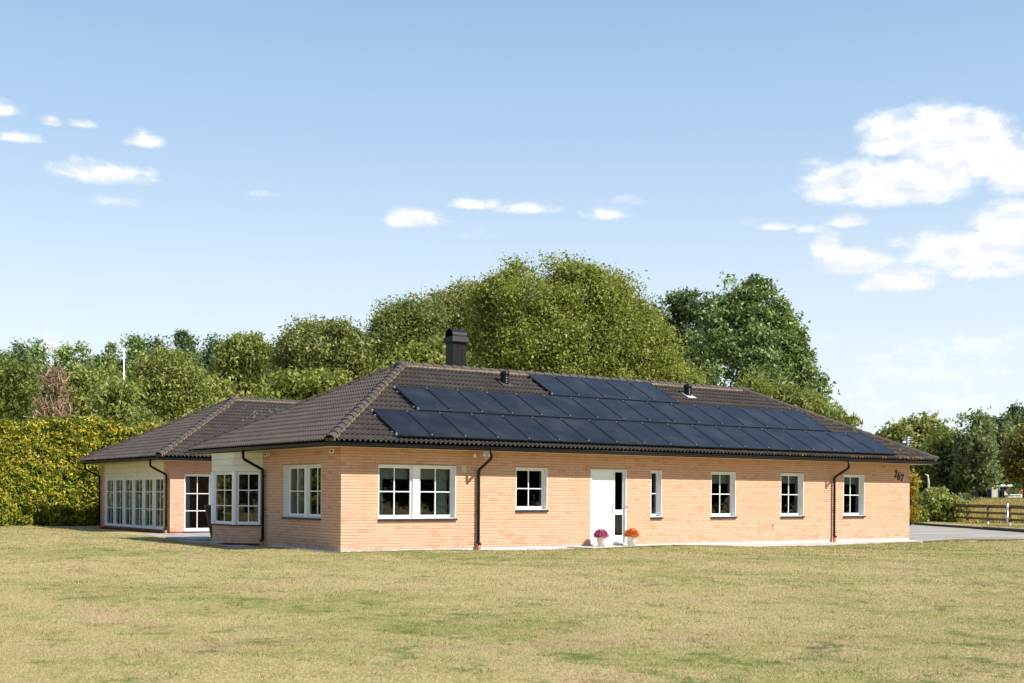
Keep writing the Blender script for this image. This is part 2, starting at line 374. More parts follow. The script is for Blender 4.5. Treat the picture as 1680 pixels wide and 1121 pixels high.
def asphalt():
    m, n = newmat('worn_asphalt'); p = n.pos()
    c = n.mix(n.ramp(n.noise(n.scalev(p, (.5, 1, 1)), .5, 4), .35, .7), (.275, .25, .215), (.355, .325, .28))
    c = n.mix(n.ramp(n.noise(p, 40, 3), .5, .7, 0, .4), c, (.24, .225, .2))
    n.out(n.bsdf(c, .9, .2, 0, n.noise(p, 90, 2), .3, .01)); return m
M_ASPH = asphalt()

# ------------------------------------------------------------------ ground
HH = 2.65; L = 22.956; OV = .643; WD = 8.494; ZE = 2.796; TP = .52328; CP = math.cos(math.atan(TP)); SP = math.sin(math.atan(TP))
AX, AY, AL = 1.38, 16.45, 13.0   # annex corner, length
def smooth(t): t = np.clip(t, 0, 1); return t*t*(3-2*t)
def gz(x, y):
    x = np.asarray(x, float); y = np.asarray(y, float)
    base = np.interp(x, [-40, 0, 6, 14, 24, 60], [0, -.03, -.06, -.12, -.16, -.16])
    prof = np.interp(x, [-3, 1, 2.7, 4.5, 6.1, 7.7, 9.3, 10.2, 12.8, 13.8, 17.5, 20.3, 22, 27],
                     [-.03, -.02, -.025, -.085, -.105, -.065, -.03, -.03, -.1, -.155, -.185, -.145, -.145, -.16])
    w = np.where((x > -3) & (x < 27), np.exp(-(np.minimum(y+.9, 0)/2.2)**2), 0.)
    w = w*np.where(y > 3, np.exp(-((y-3)/2.)**2), 1.)
    z = base*(1-w)+prof*w
    z = z+.012*np.sin(x*1.7+1.3*np.sin(y*.9))*np.sin(y*1.3+.7)*(1-w)
    dep = (x-CAM[0])*math.sin(YAW)+(y-CAM[1])*math.cos(YAW)
    rt = (x-CAM[0])*math.cos(YAW)-(y-CAM[1])*math.sin(YAW)
    z = z+1.25*smooth((dep-95)/95)
    return z
# driveway outline (world XY), kerb line along its far side
KD = np.array([9.15, 13.54]); KD = KD/np.linalg.norm(KD); KP = np.array([39.24, 5.92])
def kerb_side(x, y):   # >0 beyond the kerb (verge side)
    nrm = np.array([KD[1], -KD[0]]); k1 = KP-KD*2; a = (x-k1[0])*nrm[0]+(y-k1[1])*nrm[1]
    return np.minimum(a, (x-k1[0])*.571+(y-k1[1])*.821)
LAWN_EDGE = [(-60, -.9), (22.2, -.9), (26.5, .5), (28.2, .7), (30, -.5), (34, -3.6), (42, -10), (60, -24)]
def lawn_edge(x): return np.interp(x, [p[0] for p in LAWN_EDGE], [p[1] for p in LAWN_EDGE])
def drive_mask(x, y): return (x > 22.3) & (y > lawn_edge(x)) & (kerb_side(x, y) < 0)
def pave_mask(x, y):
    """1 where the ground dips under paving, gravel, house or drive"""
    x = np.asarray(x, float); y = np.asarray(y, float)
    m = (x > -.62) & (x < 40) & (y > -.86) & (y < 12)
    m |= (x > -1.5) & (y > 3.6) & (y < 9.6) & (x < 30)
    m |= (x > -.3) & (y > 9.) & (y < 27) & (x < 40) & ((x > .9) | (y < 16.5))
    m |= (x > 7.3) & (x < 10.7) & (y > -1.25) & (y < 0)
    return m | drive_mask(x, y)
def ground():
    xs = np.unique(np.round(np.concatenate([np.arange(-26, 36, .33), np.array([-.62, -.56, -1.5, -1.44, 7.3, 7.36, 10.64, 10.7, .9, .96, -.3, -.24]),
          np.linspace(-26, -400, 40), np.linspace(36, 700, 90)]), 3))
    ys = np.unique(np.round(np.concatenate([np.arange(-30, 32, .33), np.array([-.86, -.80, -1.25, -1.19, 3.6, 3.66, 9.6, 9.54]),
          np.linspace(-30, -300, 30), np.linspace(32, 700, 90)]), 3))
    X, Y = np.meshgrid(xs, ys); Z = gz(X, Y)
    pm = pave_mask(X, Y); dm = drive_mask(X, Y) & ((X > 23.4) | (Y < -.9)); Z = np.where(pm, np.minimum(Z, -.16)-.16, Z); Z = np.where(dm, -.20, Z)
    nx, ny = len(xs), len(ys)
    V = np.stack([X.ravel(), Y.ravel(), Z.ravel()], 1)
    i = (np.arange(ny-1)[:, None]*nx+np.arange(nx-1)[None]).ravel()
    o = bpy.data.objects.new('ground', np_mesh('ground', V, np.stack([i, i+1, i+nx+1, i+nx], 1), M_LAWN, smooth=True)); link(o); tag(o, kind='structure')
ground()

# driveway sheet
def poly_slab(name, pts, z1, z0, m, kind='structure', parent=None):
    b = MB(); n = len(pts)
    zt = z1 if callable(z1) else (lambda x, y: z1)
    top = [(x, y, zt(x, y)) for x, y in pts]; bot = [(x, y, z0) for x, y in pts]
    b.face(top, .5); b.face(bot[::-1], .5)
    for k in range(n): b.face([bot[k], bot[(k+1) % n], top[(k+1) % n], top[k]], .5)
    o = b.build(name, m, parent)
    if kind: tag(o, kind=kind)
    return o
kp = lambda t, off=0.: tuple(KP+KD*t+np.array([KD[1], -KD[0]])*off)
drv = [(22.6, -.62), (26.4, .62), (28.2, .82), (30, -.38), (34, -3.5), (42, -9.9), (47, -14)]
drv += [(70, -30), (74, -20.9), kp(-2), kp(0), kp(16), kp(40), kp(60), (40, 60), (22.96+.02, 30), (22.98, -.3)]
poly_slab('driveway', drv, -.172, -.5, M_ASPH)
kb = MB()
for k in range(-32, 62, 3):
    a = Vector((*kp(k+1), 0)) if k >= -3 else Vector((*(KP-KD*2+np.array([.821, -.571])*(-k-2)), 0))
    kb.M = frame((a.x, a.y, 0), math.atan2(KD[1], KD[0]) if k >= -3 else math.atan2(.571, -.821))
    kb.box(0, 2.97, -.16, 0, -.5, -.04+random.uniform(-.015, .015))
tag(kb.build('kerb', M_SOIL), kind='structure')
# grass verge between kerb and field
vg = [kp(-26, .16), kp(-26, 30), kp(64, 30), kp(64, .16)]
# (the ground sheet itself rises to the verge)

# gravel strip and slabs round the house
poly_slab('gravel_strip', [(-.6, -.84), (7.34, -.84), (7.34, .02), (-.003, .02), (-.003, 4.9), (-.6, 4.9)], -.085, -.4, M_PEBBLE)
poly_slab('concrete_strip', [(10.66, -.84), (22.6, -.84), (22.98, -.3), (22.98, .02), (10.66, .02)], -.088, -.4, M_CONC)
poly_slab('doorstep', [(7.345, -1.2), (10.655, -1.2), (10.655, .02), (7.345, .02)], -.035, -.4, M_CONC)
def pebbles():
    n = 5200; b = RNG
    x = b.uniform(-.55, 7.3, n); y = b.uniform(-.82, -.02, n); side = np.arange(n) < 1700
    x = np.where(side, b.uniform(-.58, -.02, n), x); y = np.where(side, b.uniform(-.7, 4.7, n), y)
    s = b.uniform(.010, .028, n)
    o = np.array([[1,0,0],[-1,0,0],[0,1,0],[0,-1,0],[0,0,.7],[0,0,-.7]])
    V = (o[None]*s[:, None, None]+np.stack([x, y, np.full(n, -.085)+s*.4], 1)[:, None]).reshape(-1, 3)
    f = np.array([[0,2,4],[2,1,4],[1,3,4],[3,0,4]]); Fc = (f[None]+np.arange(n)[:, None, None]*6).reshape(-1, 3)
    o = link(bpy.data.objects.new('gravel', np_mesh('gravel', V, Fc, M_PEBBLE2, np.repeat(b.random(n), 4)))); tag(o, kind='stuff')
def peb2():
    m, n = newmat('pebble_mix'); r = n.rnd(); n.out(n.bsdf(n.mix(r, (.16, .15, .14), (.72, .69, .64)), .8, .2)); return m
M_PEBBLE2 = peb2(); pebbles()
def patio():
    base = tag(MB().box(-1.49, .05, 3.62, 9.58, -.4, -.075).box(-.28, 12, 9.6, 16.38, -.4, -.075).build('patio', M_CONC), kind='structure')
    m, n = newmat('patio_slab_concrete'); r = n.rnd(); p = n.pos()
    c = n.mix(r, (.30, .285, .27), (.40, .375, .35)); c = n.mix(n.ramp(n.noise(p, 5, 4), .4, .7, 0, .4), c, (.22, .21, .2)); n.out(n.bsdf(c, .9, .2, 0, n.noise(p, 60, 3), .3, .005))
    slab = MB().box(.006, .494, .006, .494, -.07, 0, .0).data('paving_slab', m)
    for (x0, x1, y0, y1) in ((-1.49, 0, 3.62, 9.58), (-.28, 5.8, 9.6, 16.38)):
        for i in range(int((x1-x0)/.5)):
            for j in range(int((y1-y0)/.5)):
                x, y = x0+i*.5, y0+j*.5
                if x > -1.0 and 4.9 < y < 7.6 and x0 < -1: continue
                if len(base.children) >= 280: break
                link(bpy.data.objects.new('paving_slab', slab), base, Matrix.Translation((x, y, -.03+random.uniform(-.004, .004))))
patio()

# ------------------------------------------------------------------ lawn grass (stuff)
def lawn_grass():
    parts = []
    def region(d0, d1, dens, h0, h1, w):
        half = lambda d: d*840/F*1.3+.5
        area = (half(d0)+half(d1))*(d1-d0); n = int(area*dens)
        d = np.sqrt(RNG.uniform(d0*d0, d1*d1, n)); r = RNG.uniform(-1, 1, n)*(d*840/F*1.3+.5)
        x = CAM[0]+d*math.sin(YAW)+r*math.cos(YAW); y = CAM[1]+d*math.cos(YAW)-r*math.sin(YAW)
        ok = ~pave_mask(x-.0, y+.02) & ((y < lawn_edge(x)+.05) | (x < -.6) | (kerb_side(x, y) > .1))
        ok &= ~((x > AX-.2) & (y > AY-.2)) & ~((x > -.3) & (y > 0) & (x < 23) & (y < AY))
        parts.append((x[ok], y[ok], h0, h1, w))
    region(9.4, 14, 3200, .010, .030, .0045); region(14, 20, 1500, .010, .030, .007)
    region(20, 32, 520, .012, .032, .012); region(32, 52, 190, .018, .044, .02); region(52, 76, 60, .03, .08, .035)
    VV, RR = [], []
    for x, y, h0, h1, w in parts:
        n = len(x); h = RNG.uniform(h0, h1, n); a = RNG.uniform(0, 2*PI, n); ln = RNG.normal(0, .6, (n, 2))*h[:, None]
        z = gz(x, y)-.004; dx, dy = np.cos(a)*w*.5, np.sin(a)*w*.5
        VV.append(np.stack([np.stack([x-dx, y-dy, z], 1), np.stack([x+dx, y+dy, z], 1), np.stack([x+ln[:, 0], y+ln[:, 1], z+h], 1)], 1).reshape(-1, 3)); RR.append(RNG.random(n))
    for (ax, ay, bx, by, nn) in ((-.62, -.90, 7.3, -.90, 7000), (10.66, -.90, 22.4, -.90, 9000), (7.3, -1.28, 10.7, -1.28, 3500), (22.2, -.9, 26.5, .5, 3500), (26.5, .5, 28.2, .7, 1200), (28.2, .7, 30, -.5, 1500), (30, -.5, 34, -3.6, 2500), (-.66, -.9, -.66, 3.6, 3500), (-1.54, 3.6, -1.54, 9.6, 4000)):
        f = RNG.random(nn); q = RNG.normal(0, .05, nn); dl = math.hypot(bx-ax, by-ay); nxx, nyy = (by-ay)/dl, -(bx-ax)/dl
        wob = .05*np.sin(f*dl*2.1)+.04*np.sin(f*dl*5.3+1)+.03
        x = ax+(bx-ax)*f+nxx*(np.abs(q)-.05-wob*.6); y = ay+(by-ay)*f+nyy*(np.abs(q)-.05-wob*.6)
        parts.append((x, y, .03, .075, .011)); n = nn
        x, y, h0, h1, w = parts.pop(); h = RNG.uniform(h0, h1, n); a = RNG.uniform(0, 2*PI, n); ln = RNG.normal(0, .5, (n, 2))*h[:, None]; z = gz(x, y)-.02; dx, dy = np.cos(a)*w*.5, np.sin(a)*w*.5
        VV.append(np.stack([np.stack([x-dx, y-dy, z], 1), np.stack([x+dx, y+dy, z], 1), np.stack([x+ln[:, 0], y+ln[:, 1], z+h], 1)], 1).reshape(-1, 3)); RR.append(RNG.random(n))
    # taller green weeds and tussocks
    n = 520; d = np.sqrt(RNG.uniform(9.5**2, 30**2, n)); r = RNG.uniform(-1, 1, n)*d*.42
    cx = CAM[0]+d*math.sin(YAW)+r*math.cos(YAW); cy = CAM[1]+d*math.cos(YAW)-r*math.sin(YAW)
    ok = (cy < lawn_edge(cx)-.3) & ~pave_mask(cx, cy); cx, cy = cx[ok], cy[ok]; k = 22
    x = np.repeat(cx, k)+RNG.normal(0, .09, len(cx)*k); y = np.repeat(cy, k)+RNG.normal(0, .09, len(cx)*k); m = len(x)
    h = RNG.uniform(.012, .05, m); a = RNG.uniform(0, 2*PI, m); ln = RNG.normal(0, .7, (m, 2))*h[:, None]; z = gz(x, y)-.003
    V2 = np.stack([np.stack([x-np.cos(a)*.005, y-np.sin(a)*.005, z], 1), np.stack([x+np.cos(a)*.005, y+np.sin(a)*.005, z], 1), np.stack([x+ln[:, 0], y+ln[:, 1], z+h], 1)], 1).reshape(-1, 3)
    V = np.concatenate(VV); nf = len(V)//3
    o = link(bpy.data.objects.new('lawn_grass', np_mesh('lawn_grass', V, np.arange(nf*3).reshape(-1, 3), M_BLADE, np.concatenate(RR)))); tag(o, kind='stuff')
    o = link(bpy.data.objects.new('lawn_weeds', np_mesh('lawn_weeds', V2, np.arange(m*3).reshape(-1, 3), ML_VIVID, RNG.random(m)))); tag(o, kind='stuff')
lawn_grass()

# ------------------------------------------------------------------ walls of brick
BL, BHt, JT = .25, HH/35., .013
def rects_minus(x0, x1, z0, z1, holes):
    """split rectangle around holes into boxes (vertical strips)"""
    xs = sorted({x0, x1, *[min(max(h[0], x0), x1) for h in holes], *[min(max(h[1], x0), x1) for h in holes]}); out = []
    for a, b in zip(xs, xs[1:]):
        if b-a < 1e-6: continue
        hz = sorted([(h[2], h[3]) for h in holes if h[0] < b-1e-6 and h[1] > a+1e-6]); z = z0
        for c, d in hz:
            if c > z+1e-6: out.append((a, b, z, c))
            z = max(z, d)
        if z < z1-1e-6: out.append((a, b, z, z1))
    return out
def brick_cells(x0, x1, z0, z1, holes, shift=0.):
    cells = []; row = 0; z = z0
    while z < z1-.02:
        zt = min(z+BHt, z1); off = (row % 2)*BL/2+shift
        x = x0-off
        while x < x1:
            segs = [(max(x, x0), min(x+BL, x1))]
            for h in holes:
                if h[2] < zt-.012 and h[3] > z+.012:
                    ns = []
                    for a, b in segs:
                        if h[1] <= a or h[0] >= b: ns.append((a, b)); continue
                        if h[0] > a: ns.append((a, h[0]))
                        if h[1] < b: ns.append((h[1], b))
                    segs = ns
            for a, b in segs:
                if b-a > .02: cells.append((a, b, z, zt))
            x += BL
        z = zt; row += 1
    return cells
BRICK_ME = MB().box(.0025, BL-.0025, 0, .03, JT/2, BHt-JT/2, 0., skip=('b',)).data('brick', M_BRICK)
def wall(parent, name, M, x0, x1, z0, z1, holes, thick=.30, singles=0, key=None, trim=(0, 0)):
    core = MB()
    for a, b, c, d in rects_minus(x0, x1, z0, z1, holes):
        core.box(a+(trim[0] if a == x0 else 0), b-(trim[1] if b == x1 else 0), .009, thick, c, d, .5)
    w = core.build(name, M_MORTAR, parent, M)
    cells = brick_cells(x0, x1, z0, z1, holes)
    full = [c for c in cells if abs(c[1]-c[0]-BL) < 1e-6 and abs(c[3]-c[2]-BHt) < 1e-4]
    if singles:
        full.sort(key=key or (lambda c: c[0])); chosen = set(full[:singles])
    else: chosen = set()
    for c in full:
        if c in chosen: link(bpy.data.objects.new('brick', BRICK_ME), w, Matrix.Translation((c[0], random.uniform(-.0015, .0015), c[2])))
    rest = MB()
    for c in cells:
        if c in chosen: continue
        j = random.uniform(-.0015, .0015)
        rest.box(c[0]+.0025, c[1]-.0025, j, .02, c[2]+JT/2, c[3]-JT/2, skip=('b',))
    if rest.f: tag(rest.build('brickwork', M_BRICK, w), kind='stuff')
    return w

def window(parent, M, x0, x1, z0, z1, sashes, cols, rows, depth=.10, sill=True, name='window', lining=.035, sash_w=.062, mullion=.09, rowz=None, sillm=None):
    """casing in an opening of a wall (local frame M: x along wall, y inward)"""
    c = MB(); D = depth
    c.box(x0+.001, x0+lining, .006, D+.07, z0, z1-.002).box(x1-lining, x1-.001, .006, D+.07, z0, z1-.002)
    c.box(x0+lining, x1-lining, .006, D+.07, z1-lining-.002, z1-.002).box(x0+lining, x1-lining, .03, D+.07, z0, z0+lining)
    xi0, xi1 = x0+lining, x1-lining; zi0, zi1 = z0+lining, z1-lining
    tot = (xi1-xi0-mullion*(sashes-1))/sashes
    for k in range(1, sashes):
        xm = xi0+k*tot+(k-1)*mullion; c.box(xm, xm+mullion, D-.05, D+.07, zi0, zi1)
    w = c.build(name, M_WHITE, parent, M)
    for k in range(sashes):
        a = xi0+k*(tot+mullion); b = a+tot
        s = MB().box(a+.002, a+sash_w, D, D+.05, zi0+.002, zi1-.002).box(b-sash_w, b-.002, D, D+.05, zi0+.002, zi1-.002)
        s.box(a+sash_w, b-sash_w, D, D+.05, zi1-sash_w, zi1-.002).box(a+sash_w, b-sash_w, D, D+.05, zi0+.002, zi0+sash_w+.012)
        s.build('sash', M_WHITE, w)
        ga, gb, g0, g1 = a+sash_w, b-sash_w, zi0+sash_w+.012, zi1-sash_w
        mw = .026
        zz = [g0+(g1-g0)*j/rows for j in range(1, rows)] if rowz is None else rowz
        xx = [ga+(gb-ga)*j/cols for j in range(1, cols)]
        mb = MB()
        for x in xx: mb.box(x-mw/2, x+mw/2, D+.006, D+.042, g0, g1)
        ed = [ga]+[q for x in xx for q in (x-mw/2, x+mw/2)]+[gb]
        for z in zz:
            for q in range(0, len(ed), 2): mb.box(ed[q], ed[q+1], D+.008, D+.040, z-mw/2, z+mw/2)
        if mb.f: mb.build('muntin', M_WHITE, w)
        xe = [ga]+xx+[gb]; zes = [g0]+list(zz)+[g1]
        for i in range(len(xe)-1):
            for j in range(len(zes)-1):
                p = MB(); t = random.uniform(-.0012, .0012); y = D+.024
                p.face([(xe[i], y+t, zes[j]), (xe[i+1], y-t, zes[j]), (xe[i+1], y-t, zes[j+1]), (xe[i], y+t, zes[j+1])])
                p.build('pane', M_GLASS, w)
    if sill:
        s = MB(); a, b = x0-.012, x1+.012
        for p0, p1 in (((D+.0, z0+.028), (-.055, z0-.008)),):
            s.face([(a, p0[0], p0[1]), (a, p1[0], p1[1]), (b, p1[0], p1[1]), (b, p0[0], p0[1])][::-1])
            s.face([(a, p1[0], p1[1]), (a, p1[0], p1[1]-.045), (b, p1[0], p1[1]-.045), (b, p1[0], p1[1])][::-1])
            s.face([(a, p1[0], p1[1]-.045), (a, -.002, p1[1]-.037), (b, -.002, p1[1]-.037), (b, p1[0], p1[1]-.045)][::-1])
            for x in (a, b): s.face([(x, p0[0], p0[1]), (x, p1[0], p1[1]), (x, p1[0], p1[1]-.045), (x, -.002, p1[1]-.037)])
        s.build('window_sill', M_SILL, w)
    return w

# ------------------------------------------------------------------ roofs
TW, TE = .30, 5.524/17
def tile_profile(x): return .021*math.cos(2*PI*(x-.03)/.15)
def tile_faces():
    N = 12; fs = []
    xs = [TW*i/N for i in range(N+1)]
    def row(v, n): return [(x, v, n+tile_profile(x)) for x in xs]
    gap = lambda x: .034*(.5+.5*tile_profile(x)/.021)**.8
    a0 = [(x, -.035, .027+tile_profile(x)+gap(x)) for x in xs]; a = [(x, v, n+.014) for x, v, n in a0]
    m = [(x, .10, .035+tile_profile(x)+gap(x)*.62) for x in xs]; b = row(TE+.01, .024)
    for i in range(N):
        fs.append(([a[i], a[i+1], m[i+1], m[i]], True)); fs.append(([m[i], m[i+1], b[i+1], b[i]], True)); fs.append(([a0[i], a0[i+1], a[i+1], a[i]], False))
    return fs
TILE_F = tile_faces()
def _tile_me():
    b = MB()
    for f, s in TILE_F: b.face(f, 0., s)
    return b.data('roof_tile', M_TILE)
TILE_ME = _tile_me()
def clip(poly, a, b, c):
    """keep a*x+b*y+c>=0"""
    out = []
    for i in range(len(poly)):
        p, q = poly[i], poly[(i+1) % len(poly)]; dp = a*p[0]+b*p[1]+c; dq = a*q[0]+b*q[1]+c
        if dp >= 0: out.append(p)
        if dp*dq < 0: t = dp/(dp-dq); out.append(tuple(p[k]+(q[k]-p[k])*t for k in range(3)))
    return out
CAP_ME = None
def cap_me():
    b = MB(); N = 8; r0, r1 = .125, .108; LN = .40
    def ring(x, r, dz): return [(x, r*1.05*math.cos(PI*k/N), r*.9*math.sin(PI*k/N)-.03+dz) for k in range(N+1)]
    A, B, C_ = ring(0, r0, .018), ring(LN, r1, .0), ring(0, r0-.018, .012)
    for k in range(N): b.face([A[k], A[k+1], B[k+1], B[k]][::-1], 0., True); b.face([C_[k], C_[k+1], A[k+1], A[k]][::-1], 0.)
    return b.data('ridge_tile', M_CAP)
CAP_ME = cap_me()
def roof(house, x0, y0, x1, y1, n_single, skip_uv=None):
    """hip roof over eave rectangle"""
    dx, dy = x1-x0, y1-y0; h = dy/2; zr = ZE+h*TP
    deck = MB()
    A, B_, C_, D = (x0, y0, ZE-.01), (x1, y0, ZE-.01), (x1, y1, ZE-.01), (x0, y1, ZE-.01); r0, r1 = (x0+h, y0+h, zr-.01), (x1-h, y0+h, zr-.01)
    deck.face([A, B_, r1, r0]); deck.face([C_, D, r0, r1]); deck.face([D, A, r0]); deck.face([B_, C_, r1])
    rf = deck.build('roof', M_BLACK, house)
    slopes = [(Vector((x0, y0, ZE)), Vector((1, 0, 0)), Vector((0, CP, SP)), dx, 'front'), (Vector((x0, y1, ZE)), Vector((0, -1, 0)), Vector((CP, 0, SP)), dy, 'side'),
              (Vector((x1, y1, ZE)), Vector((-1, 0, 0)), Vector((0, -CP, SP)), dx, 'back'), (Vector((x1, y0, ZE)), Vector((0, 1, 0)), Vector((-CP, 0, SP)), dy, 'end')]
    cand = []; field = MB()
    for o, u, v, lu, nm in slopes:
        n = u.cross(v); Ms = Matrix(((u.x, v.x, n.x, o.x), (u.y, v.y, n.y, o.y), (u.z, v.z, n.z, o.z), (0, 0, 0, 1)))
        rows = int(round(h/CP/TE)); nu = int(lu/TW)+2; st = -(nu*TW-lu)/2
        for j in range(rows):
            for i in range(nu):
                uu, vv = st+i*TW, j*TE
                lo, hi = (vv+TE)*CP, lu-(vv+TE)*CP
                if uu+TW < vv*CP-.05 or uu > lu-vv*CP+.05: continue
                T = Ms @ Matrix.Translation((uu, vv, random.uniform(-.002, .002)))
                if uu >= lo and uu+TW <= hi and j < rows-1:
                    hid = skip_uv and nm == 'front' and skip_uv(uu+x0, vv)
                    if nm in ('front', 'side') and not hid:
                        p = T.translation; cand.append(((p-Vector(CAM)).length*(1. if nm == 'front' else 1.12), T)); continue
                    field.M = T; r = random.random()
                    for f, s in TILE_F: field.face(f, r, s)
                else:
                    field.M = T; r = random.random()
                    for f, s in TILE_F:
                        q = clip(f, 1, -CP, uu-vv*CP); q = clip(q, -1, -CP, lu-uu-vv*CP) if len(q) > 2 else q
                        if j == rows-1 and len(q) > 2: q = clip(q, 0, -1, h/CP-vv-.01)
                        if len(q) > 2: field.face(q, r, s)
    cand.sort(key=lambda c: c[0])
    for d, T in cand[:n_single]: link(bpy.data.objects.new('roof_tile', TILE_ME), rf, T)
    for d, T in cand[n_single:]:
        field.M = T; r = random.random()
        for f, s in TILE_F: field.face(f, r, s)
    tag(field.build('roof_tiling', M_TILE, rf), kind='stuff')
    # ridge and hip caps with bedding
    bed = MB()
    for a, b in (((x0, y0, ZE), (x0+h, y0+h, zr)), ((x0, y1, ZE), (x0+h, y0+h, zr)), ((x1, y0, ZE), (x1-h, y0+h, zr)), ((x1, y1, ZE), (x1-h, y0+h, zr)), ((x0+h, y0+h, zr), (x1-h, y0+h, zr))):
        a, b = Vector(a), Vector(b); d = b-a; ln = d.length; d.normalize(); side = Vector((0, 0, 1)).cross(d).normalized(); up = d.cross(side)
        k = 0; s = -.04
        while s < ln-.1:
            p = a+d*s+up*(.062+random.uniform(-.004, .004)); tw = random.uniform(-.015, .015)
            Mc = Matrix(((d.x, side.x, up.x, p.x), (d.y, side.y, up.y, p.y), (d.z, side.z, up.z, p.z), (0, 0, 0, 1))) @ Matrix.Rotation(tw, 4, 'Z')
            link(bpy.data.objects.new('ridge_tile', CAP_ME), rf, Mc); s += .355
        bed.M = Matrix(((d.x, side.x, up.x, a.x), (d.y, side.y, up.y, a.y), (d.z, side.z, up.z, a.z), (0, 0, 0, 1)))
        bed.box(0, ln, -.118, .118, -.02, .046)
    bed.build('ridge_bedding', M_MORTB, rf)
    for px in ((x0+h-.06, 1), (x1-h+.06, -1)):
        e = MB(); e.lathe([(.02, .15), (.10, .135), (.155, .09), (.175, .02), (.17, -.06)][::-1], 14, (px[0], y0+h, zr+.02)); e.build('ridge_end_cap', M_CAP, rf)
    # fascia, soffit and gutters
    fb = MB()
    fb.box(x0+.02, x1-.02, y0+.02, y0+.045, HH+.002, ZE-.03).box(x0+.02, x1-.02, y1-.045, y1-.02, HH+.002, ZE-.03)
    fb.box(x0+.02, x0+.045, y0+.045, y1-.045, HH+.002, ZE-.03).box(x1-.045, x1-.02, y0+.045, y1-.045, HH+.002, ZE-.03)
    fb.build('fascia', M_BLACK, house)
    sf = MB(); wv = .60
    sf.box(x0+.03, x1-.03, y0+.03, y0+wv+.04, HH, HH+.012).box(x0+.03, x1-.03, y1-wv-.04, y1-.03, HH, HH+.012)
    sf.box(x0+.03, x0+wv+.04, y0+wv+.04, y1-wv-.04, HH, HH+.012).box(x1-wv-.04, x1-.03, y0+wv+.04, y1-wv-.04, HH, HH+.012)
    sf.build('soffit', M_SOFFIT, house)
    gr = .066; cnr = [(x0-gr+.01, y0-gr+.01), (x1+gr-.01, y0-gr+.01), (x1+gr-.01, y1+gr-.01), (x0-gr+.01, y1+gr-.01)]
    zg = ZE-.055
    for k in range(4):
        p, q = Vector((*cnr[k], zg)), Vector((*cnr[(k+1) % 4], zg)); d = (q-p).normalized(); sd = Vector((-d.y, d.x, 0))
        g = MB(); N = 8
        def ring(base, ext, r): return [base+d*ext*(-1)*0+sd*(-r*math.cos(PI*t/N))+Vector((0, 0, -r*math.sin(PI*t/N))) for t in range(N+1)]
        # mitred ends
        def mit(base, sgn, r):
            out = []
            for t in range(N+1):
                off = -r*math.cos(PI*t/N); out.append(base+sd*off+d*(sgn*off)+Vector((0, 0, -r*math.sin(PI*t/N))))
            return out
        o1, o2 = mit(p, 1, gr), mit(q, -1, gr); i1, i2 = mit(p, 1, gr-.006), mit(q, -1, gr-.006)
        for t in range(N): g.face([o1[t], o2[t], o2[t+1], o1[t+1]][::-1], .5, True); g.face([i1[t], i2[t], i2[t+1], i1[t+1]], .5, True)
        for t in (0, N): g.face([o1[t], o2[t], i2[t], i1[t]], .5)
        g.tube([o1[0]+Vector((0, 0, .004)), o2[0]+Vector((0, 0, .004))], .009, 6)
        go = g.build('gutter', M_BLACK, house)
        if k in (0, 3):
            br = MB(); 
            for t in range(N): 
                r_ = gr+.004
                br.face([(-.014, -r_*math.cos(PI*t/N), -r_*math.sin(PI*t/N)), (.014, -r_*math.cos(PI*t/N), -r_*math.sin(PI*t/N)), (.014, -r_*math.cos(PI*(t+1)/N), -r_*math.sin(PI*(t+1)/N)), (-.014, -r_*math.cos(PI*(t+1)/N), -r_*math.sin(PI*(t+1)/N))][::-1])
            bme = br.data('gutter_bracket', M_BLACK); ll = (q-p).length; c = int(ll/.9)
            for t in range(1, c): 
                pp = p+d*(ll*t/c); link(bpy.data.objects.new('gutter_bracket', bme), go, Matrix(((d.x, sd.x, 0, pp.x), (d.y, sd.y, 0, pp.y), (0, 0, 1, pp.z), (0, 0, 0, 1))))
    return rf
def arc_path(pts, r=.07, n=5):
    pts = [Vector(p) for p in pts]; out = [pts[0]]
    for a, b, c in zip(pts, pts[1:], pts[2:]):
        u, v = (a-b).normalized(), (c-b).normalized(); p0, p1 = b+u*r, b+v*r
        for k in range(n+1):
            t = k/n; out.append(p0*(1-t)**2+b*2*t*(1-t)+p1*t*t)
    out.append(pts[-1]); return out
def downpipe(house, x, y, nx, ny, zb=.10, ferr=True):
    """standing at wall point (x,y); (nx,ny) outward"""
    o = lambda d, z: (x+nx*d, y+ny*d, z)
    pts = arc_path([o(.70, 2.70), o(.70, 2.44), o(.085, 2.13), o(.085, zb)], .075)
    p = MB().tube(pts, .042, 12).build('downpipe', M_BLACK, house)
    e = MB().tube(arc_path([o(.085, zb+.09), o(.085, zb+.02), o(.16, zb-.02)], .03, 3), .047, 12); e.build('pipe_shoe', M_BLACK, p)
    for z in (1.95, 1.0):
        b = MB().tube([o(.085, z-.015), o(.085, z+.015)], .05, 12).tube([o(.0, z), o(.085, z)], .012, 6); b.build('pipe_bracket', M_BLACK, p)
    if ferr: MB().tube([o(.10, -.20), o(.10, zb-.035)], .055, 12).build('drain_socket', M_ORANGE, p)
    return p
def interior(house, x0, x1, y0, y1):
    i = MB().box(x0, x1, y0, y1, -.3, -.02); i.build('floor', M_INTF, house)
    c = MB().box(x0, x1, y0, y1, 2.56, 2.63); c.build('ceiling', M_INT, house)

